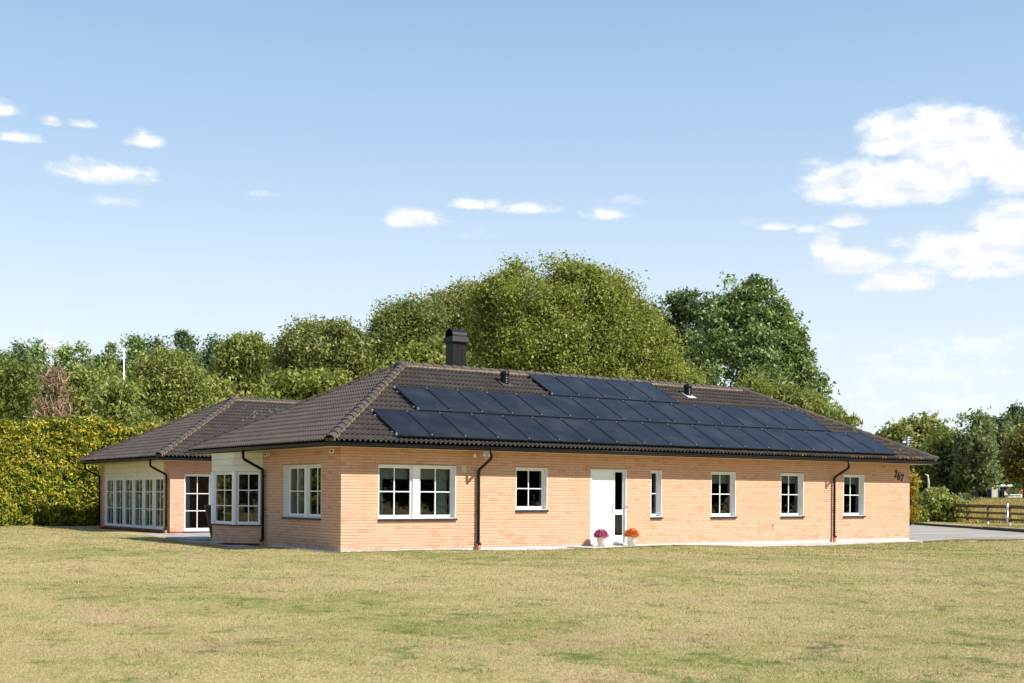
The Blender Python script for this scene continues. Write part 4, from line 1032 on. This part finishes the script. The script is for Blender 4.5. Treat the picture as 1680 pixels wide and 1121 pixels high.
back = [('leafy_tree', 'bushy dark green tree at the left edge above the golden hedge', 20, 80, [(18,660,46,58),(-14,640,40,60),(40,625,28,34),(30,720,50,50)], ML_VIVID, 260, 46, .14, .42, {}),
 ('bare_tree', 'half dead brown twiggy tree above the golden hedge', 88, 77, [(88,655,18,44),(84,700,24,34),(96,690,16,40)], ML_BROWN, 125, 36, .05, .36, dict(elong=10., droop=2.)),
 ('leafy_tree', 'yellowish green bushy tree right of the bare brown tree', 142, 80, [(140,655,32,52),(165,625,22,34),(128,700,34,40),(160,690,36,40)], ML_BIRCH, 312, 60, .115, .40, dict(elong=2.2, droop=.8)),
 ('birch_tree', 'weeping birch in front of the white flagpole', 208, 61.5, [(208,672,30,32),(190,668,24,30),(224,690,36,34),(200,704,36,30)], ML_BIRCH, 337, 88, .088, .40, dict(elong=2.4, droop=1.2, bark=M_BIRCH)),
 ('birch_tree', 'broad weeping birch with pale leaning trunks behind the annex roof', 268, 74, [(268,630,44,42),(300,612,30,30),(250,670,40,40),(296,660,44,44),(320,690,36,36),(272,708,46,30)], ML_BIRCH, 537, 88, .088, .42, dict(elong=2.4, droop=1.2, bark=M_BIRCH)),
 ('birch_tree', 'pale weeping birch above the annex ridge', 396, 82, [(396,600,36,42),(414,580,22,26),(384,640,42,38),(404,660,44,40)], ML_BIRCH, 375, 60, .115, .42, dict(elong=2.6, droop=1.5, bark=M_BIRCH)),
 ('birch_tree', 'small weeping tree right above the peak of the annex roof', 352, 78, [(352,645,24,34),(345,680,34,30)], ML_BIRCH, 120, 36, .13, .4, dict(elong=2.)),
 ('willow_tree', 'rounded olive willow between the annex roof and the house roof', 525, 72, [(530,575,62,42),(490,595,46,42),(566,575,46,38),(510,560,40,28),(545,555,36,24),(520,620,80,40),(470,625,30,30),(600,600,36,44)], ML_OLIVE, 700, 84, .095, .42, dict(elong=1.9)),
 ('shrub_tree', 'pale green low bush in front of the olive willow above the house hip', 478, 66, [(470,640,34,24),(520,640,44,26),(545,630,30,18),(500,665,60,30)], ML_OAK, 260, 42, .12, .36, {}),
 ('willow_tree', 'grey green tree behind the left end of the house ridge', 650, 74, [(648,545,40,48),(690,520,42,40),(625,585,40,44),(670,570,60,50),(700,590,50,46),(640,620,60,40)], ML_OLIVE, 700, 84, .095, .40, {}),
 ('leafy_tree', 'olive green tree right behind the black chimney', 760, 78, [(756,505,44,42),(730,530,44,40),(790,525,36,46),(750,570,60,50),(770,610,70,40)], ML_OLIVE, 560, 84, .10, .42, {}),
 ('oak_tree', 'huge round yellow green tree towering over the middle of the house', 930, 70, [(880,492,72,54),(945,486,62,50),(905,446,28,20),(860,458,36,26),(1000,505,56,52),(960,460,36,22),(1030,548,54,56),(1045,520,26,26),(822,510,52,54),(800,490,22,22),(1072,590,48,50),(900,570,118,70),(985,590,90,60),(820,580,60,60),(1108,622,38,40),(960,640,160,50),(806,620,60,46),(1132,640,20,20)], ML_OAK, 2500, 110, .092, .42, dict(r0=.42, limbs=22, shell=(.55,1.02))),
 ('shrub_tree', 'sunlit yellow green bush peeping over the ridge behind the first roof vent', 700, 60, [(690,600,44,26),(720,590,30,26),(660,612,30,16)], ML_OAK, 220, 42, .12, .34, {}),
 ('poplar_tree', 'dark poplar between the huge round tree and the tall broad poplar', 1110, 92, [(1112,515,34,34),(1085,520,26,24),(1128,500,24,22),(1120,560,48,50),(1160,522,28,34),(1176,545,26,40),(1150,590,40,50),(1135,630,50,34)], ML_DARK, 460, 70, .155, .42, dict(shell=(.35,1.04))),
 ('poplar_tree', 'tall broad poplar with glossy leaves behind the right half of the roof', 1232, 86, [(1206,508,30,38),(1204,468,8,20),(1243,470,12,22),(1262,480,14,20),(1280,500,14,24),(1240,500,30,36),(1268,515,32,40),(1178,522,30,28),(1225,555,56,50),(1285,560,40,48),(1190,585,50,44),(1262,610,60,46),(1306,600,22,30),(1322,625,26,30),(1349,640,12,22),(1338,668,24,18),(1225,655,80,30),(1290,665,50,26),(1294,560,26,40),(1322,596,12,18),(1310,560,10,18)], ML_POPLAR, 600, 84, .150, .34, dict(r0=.3, limbs=34, shell=(.25,1.06))),
 ('willow_tree', 'feathery pale green willow along the right slope of the roof', 1310, 74, [(1262,645,40,20),(1310,668,40,22),(1350,685,34,16),(1392,698,20,10),(1240,640,24,16)], ML_BIRCH, 240, 46, .10, .34, dict(elong=3.6, droop=-.8)),
]
for (nm, lb, u, d, lob, lm, ncl, per, lf, cr, kw) in back: tree(nm, lb, u, d, lob, lm, ncl, per, lf, cr, **kw)
far = [('leafy_tree', 'small bushy tree top just above the right end of the roof', 1455, 190, [(1455,716,14,10),(1470,728,22,18)], ML_VIVID, 60, 34, .42, .7, {}),
 ('birch_tree', 'pale olive rounded tree behind the television aerial', 1505, 190, [(1516,705,16,22),(1500,722,38,30),(1475,728,22,24),(1540,728,26,28),(1510,760,56,40)], ML_OLIVE, 330, 40, .40, .8, dict(droop=1., elong=2.)),
 ('leafy_tree', 'dark green tree behind the white dead trunk', 1550, 170, [(1556,745,28,30),(1535,765,36,36),(1570,770,26,40),(1510,785,40,30),(1555,795,40,24)], ML_VIVID, 330, 40, .34, .75, {}),
 ('oak_tree', 'tall grey green tree with a bare trunk left of the bus shelter', 1600, 165, [(1606,700,20,20),(1588,695,14,14),(1600,730,30,30),(1598,765,28,34),(1614,775,24,30),(1586,775,18,26)], ML_GREY, 420, 40, .34, .66, dict(r0=.45)),
 ('leafy_tree', 'dark tree behind the bus shelter', 1640, 205, [(1634,718,24,28),(1645,755,30,40),(1625,780,30,34),(1655,785,30,30)], ML_DARK, 280, 40, .42, .85, {}),
 ('spruce_tree', 'tall pointed dark conifer near the right edge', 1663, 210, [(1664,680,5,16),(1664,703,9,20),(1664,730,15,26),(1664,765,20,34)], ML_DARK, 170, 40, .36, .6, {}),
 ('spruce_tree', 'second pointed dark conifer at the very right edge', 1682, 212, [(1682,684,6,16),(1682,710,11,22),(1682,745,18,34)], ML_DARK, 150, 40, .36, .6, {}),
 ('maple_tree', 'yellowing tree at the right edge above the orange beacon', 1680, 172, [(1678,735,22,20),(1690,760,34,40),(1668,770,18,24),(1690,720,30,20)], ML_AUT, 260, 40, .34, .7, {}),
 ('leafy_tree', 'dark tree in the gloom behind the golden conifer', 1488, 215, [(1480,770,40,40),(1505,790,44,34)], ML_DARK, 220, 40, .42, .9, {}),
 ('leafy_tree', 'dark undergrowth tree between the tall grey green tree and shelter', 1590, 215, [(1580,790,50,32),(1620,795,40,28),(1550,800,40,26)], ML_DARK, 260, 40, .42, .9, {}),
 ('leafy_tree', 'dark tree behind the white board fence at the right edge', 1680, 230, [(1670,800,40,26),(1700,790,40,30)], ML_DARK, 180, 40, .42, .9, {}),
 ('round_bush', 'dark clipped hedge bush in front of the red shed', 1566, 150, [(1556,824,20,9),(1580,824,20,9),(1535,822,16,9)], ML_DARK, 120, 36, .2, .35, dict(trunk=False, cat='bush')),
 ('round_bush', 'dark clipped bush beneath the white van roof', 1506, 120, [(1500,822,16,11),(1516,823,12,10)], ML_DARK, 100, 36, .16, .3, dict(trunk=False, cat='bush')),
 ('leafy_bush', 'large bright leafy bush left of the brown paddock fence', 1538, 84, [(1535,830,30,24),(1558,834,24,20),(1520,838,18,18),(1545,816,12,12),(1528,814,9,9),(1572,840,14,13)], ML_BIRCH, 330, 44, .13, .20, dict(cat='bush', r0=.05)),
 ('golden_conifer', 'narrow golden conifer at the right corner of the house', 1493, 72, [(1494,815,8,28),(1497,790,5,14),(1492,840,11,18)], ML_GOLD, 120, 40, .10, .16, dict(cat='conifer', r0=.06)),
 ('leafy_bush', 'low green shrub between the golden conifer and the large bush', 1503, 82, [(1503,848,12,8),(1510,842,8,8)], ML_OAK, 60, 36, .10, .14, dict(cat='bush', trunk=False)),
]
for (nm, lb, u, d, lob, lm, ncl, per, lf, cr, kw) in far: tree(nm, lb, u, d, lob, lm, ncl, per, lf, cr, **kw)
# trees on the far side of the lawn, behind the viewpoint (mirrored in the front windows)
def round_tree(name, label, x, y, hgt, rad, lm, group=None):
    z = float(gz(x, y)); t = thing(name, label, 'tree', (x, y, z), 0, group)
    LB = [(0, 0, hgt*.62, rad, rad, hgt*.36), (rad*.5, .3, hgt*.45, rad*.7, rad*.7, hgt*.3), (-rad*.55, -.2, hgt*.42, rad*.7, rad*.7, hgt*.3), (0, .4, hgt*.22, rad*.9, rad*.9, hgt*.2), (.3, -.3, hgt*.8, rad*.6, rad*.6, hgt*.2)]
    C, out, rn = crown_points(LB, 330, 40, .5, (.45, 1.03)); C[:, 2] = np.maximum(C[:, 2], .15)
    link(bpy.data.objects.new('crown', leaves('crown', C, out, .26, lm, rn, 1.6)), t)
    limb_mesh((0, 0, -.2), (0, 0, hgt*.7), LB, .22).build('trunk', M_BARK, t); return t
lime = round_tree('lime_tree', 'tree of the row across the lawn, mirrored dark in the front windows', 36, -62, 9.5, 4.2, ML_DARK, 'trees across the lawn seen only as reflections')
for k in range(1, 13):
    o = copy_tree(lime); x = 36+k*6.6+random.uniform(-1, 1); y = -62+random.uniform(-2, 2)
    o.location = (x, y, float(gz(x, y))); o.rotation_euler.z = random.uniform(0, 6); q = random.uniform(.85, 1.15); o.scale = (q, q, random.uniform(.8, 1.1))
for k in range(8):
    o = copy_tree(lime); x = -58+random.uniform(-2, 2); y = -34+k*7.
    o.location = (x, y, float(gz(x, y))); o.rotation_euler.z = random.uniform(0, 6); q = random.uniform(.9, 1.2); o.scale = (q, q, q)
    tag(o, 'tree along the left side of the lawn, mirrored in the bay window', 'tree', 'trees left of the lawn seen only as reflections')

# ------------------------------------------------------------------ flagpole, aerial, planter, pots
b = at(202, HY, 63); t = thing('flagpole', 'tall white flagpole rising in front of the left trees', 'flagpole', (b[0], b[1], float(gz(b[0], b[1]))))
zt = at(202, 573, 63)[2]
MB().tube([(0, 0, -.2), (0, 0, 3), (0, 0, zt)], [.06, .05, .03], 12).build('pole', M_WHITE, t); MB().lathe([(.01, -.04), (.06, 0), (.01, .05)], 12, (0, 0, zt+.05)).build('finial', M_WHITE, t)
b = at(1489, HY, 60); t = thing('television_aerial', 'thin mast with a grey television aerial beyond the right roof slope', 'aerial', (b[0], b[1], -.15), R(-35))
z1_ = at(1489, 716, 60)[2]; MB().tube([(0, 0, 0), (0, 0, z1_+.15)], .022, 8).build('mast', M_STEEL, t)
el_ = MB().tube([(-.05, 0, z1_-.03), (.05, 0, z1_-.03)], .03, 8)
for k in range(5): el_.tube([(-.24, 0, z1_+.10-.11*k), (.24, 0, z1_+.10-.11*k)], .008, 6)
for x in (-.24, .24): el_.tube([(x, 0, z1_-.02), (x, 0, z1_+.1)], .006, 6)
el_.build('dipole', M_STEEL, t); MB().box(-.24, -.10, -.05, .05, z1_-.17, z1_-.08).build('amplifier', M_WHITE, t)
b = at(350, 860, 41.5); t = thing('tapered_planter', 'tall tapered brown wicker planter topped with grey gravel beside the bay window', 'planter', (b[0], b[1], -.03))
pz = at(350, 829, 41.5)[2]+.03
MB().lathe([(.07, .0), (.13, .25), (.28, pz-.06), (.30, pz-.06), (.30, pz), (.25, pz), (.25, pz-.03)], 18).build('basket', M_WOODBR, t); MB().lathe([(.245, pz-.03), (.16, pz+.012), (.02, pz+.03)], 16).build('gravel_topping', M_PEBBLE, t)
def mum(x, y, lab, pm, nm):
    t = thing('flower_pot', lab, 'flower pot', (x, y, -.033))
    MB().lathe([(.10, 0), (.135, .2), (.150, .235), (.163, .24), (.165, .285), (.15, .29), (.143, .25), (.14, .245)], 24).build('pot', M_CERAMIC, t)
    MB().lathe([(.14, .25), (.02, .255)], 16).build('soil', M_SOIL, t)
    n = 1500; d = RNG.normal(0, 1, (n, 3)); d /= np.linalg.norm(d, axis=1)[:, None]; d[:, 2] = np.abs(d[:, 2])
    rr = RNG.uniform(.5, .93, n)[:, None]; C = d*np.array([.20, .20, .20])*rr+np.array([0, 0, .28])
    link(bpy.data.objects.new('foliage', leaves('foliage', C, d, .03, ML_DARK, RNG.random(n))), t)
    k = 105; P = []; O = []; Rn = []
    for i in range(k):
        ph = i*2.39996; zc = 1-(i+.5)/k*1.12; r = math.sqrt(max(0, 1-zc*zc)); c = np.array([r*math.cos(ph)*.215, r*math.sin(ph)*.215, zc*.20+.30])*RNG.uniform(.94, 1.04); v = random.random()
        nd = np.array([c[0], c[1], c[2]-.25]); nd /= np.linalg.norm(nd)
        for q in range(16):
            P.append(c+RNG.normal(0, .0115, 3)); O.append(nd); Rn.append(min(.99, v*.6+random.random()*.4))
    link(bpy.data.objects.new('blossom', leaves('blossom', np.array(P), np.array(O), .022, pm, np.array(Rn), 1.3, 1.6)), t)
    tag(t.children[-1], kind='stuff')
p1 = (8.27, -.42); p2 = (9.44, -.42)
mum(*p1, 'white pot of magenta chrysanthemums in front of the white door', ML_MAG, 0); mum(*p2, 'white pot of orange chrysanthemums right of the door glass', ML_ORA, 1)

# ------------------------------------------------------------------ behind the panes
def curtain(M, x0, x1, z0, z1, y, lab, m=M_CURT, folds=5, name='curtain', amp=.035):
    b = MB(); N = folds*8; rows = 4
    def P(i, j): x = x0+(x1-x0)*i/N; return (x, y+amp*math.sin(2*PI*folds*i/N)*(.5+.5*j/rows), z1+(z0-z1)*j/rows)
    for i in range(N):
        for j in range(rows): b.face([P(i, j), P(i+1, j), P(i+1, j+1), P(i, j+1)], .5, True)
    o = b.build(name, m, None, M); tag(o, lab, 'curtain' if name == 'curtain' else 'blind'); return o
curtain(FR, 1.16, 1.42, .86, 2.1, 0.37, 'narrow pale curtain at the left side of the big double window')
curtain(FR, 3.02, 3.44, .86, 2.1, 0.37, 'patterned pale curtain at the right side of the big double window')
curtain(FR, 1.16, 2.22, 1.86, 2.19, 0.33, 'pale roller blind in the left half of the big double window', M_BLIND, 1, 'roller_blind', .002)
curtain(FR, 2.38, 3.45, 1.86, 2.19, 0.33, 'pale roller blind in the right half of the big double window', M_BLIND, 1, 'roller_blind', .002)
curtain(FR, 13.14, 14.12, 1.86, 2.18, 0.35, 'short pale valance in the four paned window left of the garden tap', M_CURT, 7)
curtain(FR, 16.32, 17.3, 1.9, 2.18, 0.35, 'short pale valance in the window left of the right downpipe', M_CURT, 7)
curtain(FR, 19.43, 20.41, 1.9, 2.18, 0.35, 'short pale valance in the window nearest the house number', M_CURT, 7)
curtain(SD, sw[0]+.10, sw[0]+.55, .86, 2.2, 0.35, 'grey curtain at the left side of the shaded side window', M_CURT, 4)
curtain(AFR, .60, .88, .06, 2.15, 0.33, 'white curtain behind the left panes of the patio door', M_WHITE, 4)
curtain(FR, 9.18, 9.56, .05, 2.2, .48, 'grey green sheer curtain added behind the glass beside the front door to tone it', M_BLIND, 4)  # added sheet that gives the sidelight panes their grey green tone
def window_plant(x, y, z, lab, pm, s=1., pot=M_RED):
    t = thing('potted_plant', lab, 'potted plant', (x, y, z))
    MB().lathe([(.045, 0), (.065, .1), (.055, .1), (.05, .08)], 14).build('pot', pot, t)
    n = 60; C = RNG.normal(0, 1, (n, 3))*np.array([.05, .05, .05])+np.array([0, 0, .15*s]); link(bpy.data.objects.new('leaves', leaves('leaves', C, C*0, .05, ML_VIVID, RNG.random(n))), t)
    n = 50; C = RNG.normal(0, 1, (n, 3))*np.array([.055, .03, .035])+np.array([0, -.03, .24*s]); link(bpy.data.objects.new('petals', leaves('petals', C, np.tile([0, -1., 0], (n, 1)), .045, pm, RNG.random(n), 1.2)), t)
MB().box(1.15, 3.46, .27, .46, .80, .84).build('inner_sill', M_WHITE, H); MB().box(5.56, 6.57, .27, .46, 1.03, 1.07).build('inner_sill', M_WHITE, H); MB().box(13.13, 14.13, .27, .46, .80, .84).build('inner_sill', M_WHITE, H)
window_plant(2.02, .34, .84, 'pink flowering orchid on the sill of the big double window', ML_PINK, .75, M_BEIGE)
window_plant(6.33, .34, 1.07, 'pink flower on the sill of the smaller high window', ML_PINK, .6, M_BEIGE)
window_plant(13.95, .34, .84, 'red flower on the sill of the four paned window left of the tap', ML_ORA, 1.1, M_BEIGE)
t = thing('candlestick', 'small brass candlestick on the sill of the big double window', 'candlestick', (2.62, .34, .84))
MB().lathe([(.04, 0), (.04, .01), (.012, .03), (.012, .12), (.025, .14), (.02, .15)], 12).build('stem', M_BEIGE, t); MB().lathe([(.012, .15), (.012, .24)], 10).build('candle', M_WHITE, t)
t = thing('red_vase', 'bright red vase inside the bay window', 'vase', (-.12, 5.35, .49))
MB().lathe([(.05, 0), (.085, .06), (.09, .16), (.05, .22), (.055, .24)], 16).build('body', M_RED, t); n = 60; C = RNG.normal(0, .05, (n, 3))+np.array([0, 0, .32]); link(bpy.data.objects.new('leaves', leaves('leaves', C, C*0, .05, ML_VIVID, RNG.random(n))), t)
t = thing('white_chair', 'white chair back inside the bay window', 'chair', (.25, 5.75, -.02), R(30))
MB().box(-.2, .2, -.2, .2, .43, .46).build('seat', M_WHITE, t)
for sx in (-.18, .18):
    MB().tube([(sx, -.18, 0), (sx, -.18, .43)], .018, 8).build('leg', M_WHITE, t); MB().tube([(sx, .18, 0), (sx, .18, .95)], .018, 8).build('leg', M_WHITE, t)
MB().box(-.2, .2, .17, .19, .62, .98).build('backrest', M_WHITE, t)

# ------------------------------------------------------------------ paddock fence and roadside bits
def on_ground(u, d): p = at(u, HY, d); return p[0], p[1], float(gz(p[0], p[1]))
fp0 = np.array([55.48, 20.40]); fd = np.array([-3.63, -5.43]); fl = 3.27; fd = fd/np.linalg.norm(fd)
t = thing('paddock_fence', 'dark brown three rail paddock fence along the dry field', 'fence', (fp0[0], fp0[1], 0))
fa = math.atan2(fd[1], fd[0])
for k in range(-6, 5):
    p = fp0+fd*fl*k; z = float(gz(*p)); loc = Vector((p[0]-fp0[0], p[1]-fp0[1], z))
    Mp = Matrix.Translation(loc) @ Matrix.Rotation(fa+random.uniform(-.02, .02), 4, 'Z')
    MB().box(-.06, .06, -.05, .05, .14 if k in (0, 1, 2) else -.2, 1.18).build('post', M_FENCE, t, Mp)
    if k in (1, 2, 3): MB().tube([(0, 0, -.2), (0, 0, .17)], .065, 10).build('post_footing', M_WHITE, t, Mp)
    p2 = fp0+fd*fl*(k+1); z2 = float(gz(*p2)); tilt = math.atan2(z2-z, fl)
    for h, th in ((1.10, .20), (.70, .14), (.32, .14)):
        Mr = Matrix.Translation(loc+Vector((0, 0, h+random.uniform(-.015, .015)))) @ Matrix.Rotation(fa, 4, 'Z') @ Matrix.Rotation(-tilt, 4, 'Y')
        MB().box(.004, fl-.004, .052, .085, -th/2, th/2).build('rail', M_FENCE, t, Mr)
x, y, z = on_ground(1653, 71); t = thing('marker_post', 'white topped grey metal post in front of the paddock fence', 'post', (x, y, z))
MB().tube([(0, 0, -.3), (0, 0, 1.0)], .045, 12).build('pole', M_STEEL, t); MB().tube([(0, 0, 1.0), (0, 0, 1.32)], .055, 12).build('cap', M_WHITE, t)
x, y, z = on_ground(1527, 92); t = thing('dead_birch', 'broken white birch trunk standing behind the large bush', 'dead tree', (x, y, z))
P = [at(u, v, 92)-np.array([x, y, z]) for u, v in ((1530, 835), (1527, 812), (1523, 803), (1523.5, 792), (1522, 780))]
MB().tube(P, [.10, .09, .075, .07, .06], 10).build('trunk', M_BIRCH, t)
MB().tube([P[4], P[4]+np.array([-.2, .1, .1])], [.05, .02], 8).build('limb', M_BIRCH, t)
# tall dry grass of the field (stuff)
n = 60000; d = RNG.uniform(79, 175, n); u = RNG.uniform(1470, 1760, n)
xx = CAM[0]+d*math.sin(YAW)+(u-840)/F*d*math.cos(YAW); yy = CAM[1]+d*math.cos(YAW)-(u-840)/F*d*math.sin(YAW)
nrm = np.array([-fd[1], fd[0]]); side = (xx-fp0[0])*nrm[0]+(yy-fp0[1])*nrm[1]; ok = side > .25; xx, yy, d = xx[ok], yy[ok], d[ok]; n = len(xx)
h = RNG.uniform(.25, .75, n); a = RNG.uniform(0, 2*PI, n); w = .025+d*.0003; zz = gz(xx, yy)-.02; lx, ly = RNG.normal(0, .14, n), RNG.normal(0, .14, n)
V = np.stack([np.stack([xx-np.cos(a)*w, yy-np.sin(a)*w, zz], 1), np.stack([xx+np.cos(a)*w, yy+np.sin(a)*w, zz], 1), np.stack([xx+lx, yy+ly, zz+h], 1)], 1).reshape(-1, 3)
tag(link(bpy.data.objects.new('field_grass', np_mesh('field_grass', V, np.arange(n*3).reshape(-1, 3), ML_TALL, RNG.random(n)))), kind='stuff')
# bus shelter
DS = 185.; x, y, z = on_ground(1640, DS); ps = DS/F
t = thing('bus_shelter', 'small glass bus shelter with flat white roof and blue posts beyond the field', 'bus shelter', (x, y, z), -YAW)
zt = at(1640, 797, DS)[2]-z
MB().box(-17*ps, 20*ps, -.9, .9, zt-.10, zt+.16).build('roof', M_WHITE, t)
for q in (-17, -5.2, 8.5): MB().box(q*ps-.06, q*ps+.06, -.85, -.75, 0, zt-.1).build('post', M_BLUE, t); MB().box(q*ps-.06, q*ps+.06, .75, .85, 0, zt-.1).build('post', M_BLUE, t)
MB().box(-16.2*ps, -6*ps, -.81, -.79, .25, zt-.25).build('poster_panel', M_BEIGE, t); MB().box(-4.4*ps, 7.8*ps, -.81, -.79, .25, zt-.25).build('pane', M_GLASS, t)
MB().box(-16.2*ps, 7.8*ps, .79, .81, .25, zt-.25).build('pane', M_GLASS, t)
x, y, z = on_ground(1653, 180); t = thing('slanted_banner', 'red and cream slanted banner on a green foot beside the bus shelter', 'banner', (x, y, z), -YAW); q = 180/F
zc = lambda v: at(1653, v, 180)[2]-z
MB().face([(-4*q, 0, zc(805)), (2*q, 0, zc(809)), (3*q, 0, zc(799))], .5).face([(-4*q, .04, zc(805)), (3*q, .04, zc(799)), (2*q, .04, zc(809))], .5).build('red_panel', M_REDWALL, t)
MB().face([(-5*q, .0, zc(805.5)), (-5*q, 0, zc(813)), (1.5*q, 0, zc(812))], .5).face([(-5*q, .04, zc(805.5)), (1.5*q, .04, zc(812)), (-5*q, .04, zc(813))], .5).build('cream_panel', M_CREAM, t)
MB().box(-4*q, 0, -.05, .09, 0, zc(814)).build('foot', M_GREEN, t)
x, y, z = on_ground(1676, 178); q = 178/F; t = thing('orange_beacon', 'orange warning beacon above the white board fence at the right edge', 'beacon', (x, y, z)); zc = lambda v: at(1676, v, 178)[2]-z
MB().lathe([(2.2*q, zc(810)), (2.6*q, zc(808.5)), (2.4*q, zc(808))], 12).build('base', M_AMBER, t); MB().lathe([(1.5*q, zc(808)), (2.2*q, zc(806)), (2.0*q, zc(804.2)), (.6*q, zc(803.4))], 12).build('lamp_dome', M_AMBER, t); MB().tube([(0, 0, 0), (0, 0, zc(810))], .08, 8).build('pole', M_STEEL, t)
x, y, z = on_ground(1672, 176); t = thing('board_fence', 'low white board fence at the right edge beyond the field', 'fence', (x, y, z), -YAW); q = 176/F; zc = lambda v: at(1672, v, 176)[2]-z
for v in (812, 815.5, 819): MB().box(-19*q, 30*q, -.03, .03, zc(v)-.08, zc(v)+.08).build('board', M_WHITE, t)
for k in range(5): MB().box((-18+k*11)*q-.06, (-18+k*11)*q+.06, .035, .12, 0, zc(811.5)).build('post', M_WHITE, t)
x, y, z = on_ground(1590, 185); t = thing('red_shed', 'low red boarded shed behind the tall grey green tree', 'shed', (x, y, z), -YAW); q = 185/F; zc = lambda v: at(1590, v, 185)[2]-z
MB().box(-11*q, 13*q, 0, 2.5, 0, zc(806)).build('wall', M_REDWALL, t); MB().face([(-12*q, -.2, zc(806)), (14*q, -.2, zc(806)), (14*q, 1.3, zc(801)), (-12*q, 1.3, zc(801))], .5).face([(-12*q, 2.7, zc(806)), (-12*q, 1.3, zc(801)), (14*q, 1.3, zc(801)), (14*q, 2.7, zc(806))], .5).build('roof', M_BLACK, t)
# parked white van, mostly hidden behind the shrubs
x, y, z = on_ground(1506, 128); t = thing('parked_car', 'parked white car, only its roof showing over the shrubs', 'car', (x, y, z), -YAW)
prof = [(-2.1, .35), (-2.1, .8), (-1.3, .95), (-.7, 1.5), (.9, 1.52), (1.6, 1.0), (2.1, .9), (2.1, .35)]
b = MB()
for k in range(len(prof)):
    (a0, z0_), (a1, z1_) = prof[k], prof[(k+1) % len(prof)]; b.face([(a0, -.85, z0_), (a1, -.85, z1_), (a1, .85, z1_), (a0, .85, z0_)], .5)
b.face([(p[0], -.85, p[1]) for p in prof]); b.face([(p[0], .85, p[1]) for p in prof][::-1]); b.build('body', M_CARW, t)
MB().face([(-1.15, -.86, 1.0), (1.35, -.86, 1.02), (.82, -.86, 1.42), (-.68, -.86, 1.42)]).build('side_window', M_BLACK, t)
for wx in (-1.35, 1.35):
    for wy in (-.8, .62): MB().tube([(wx, wy, .33), (wx, wy+.18, .33)], .33, 18).build('wheel', M_BLACK, t)
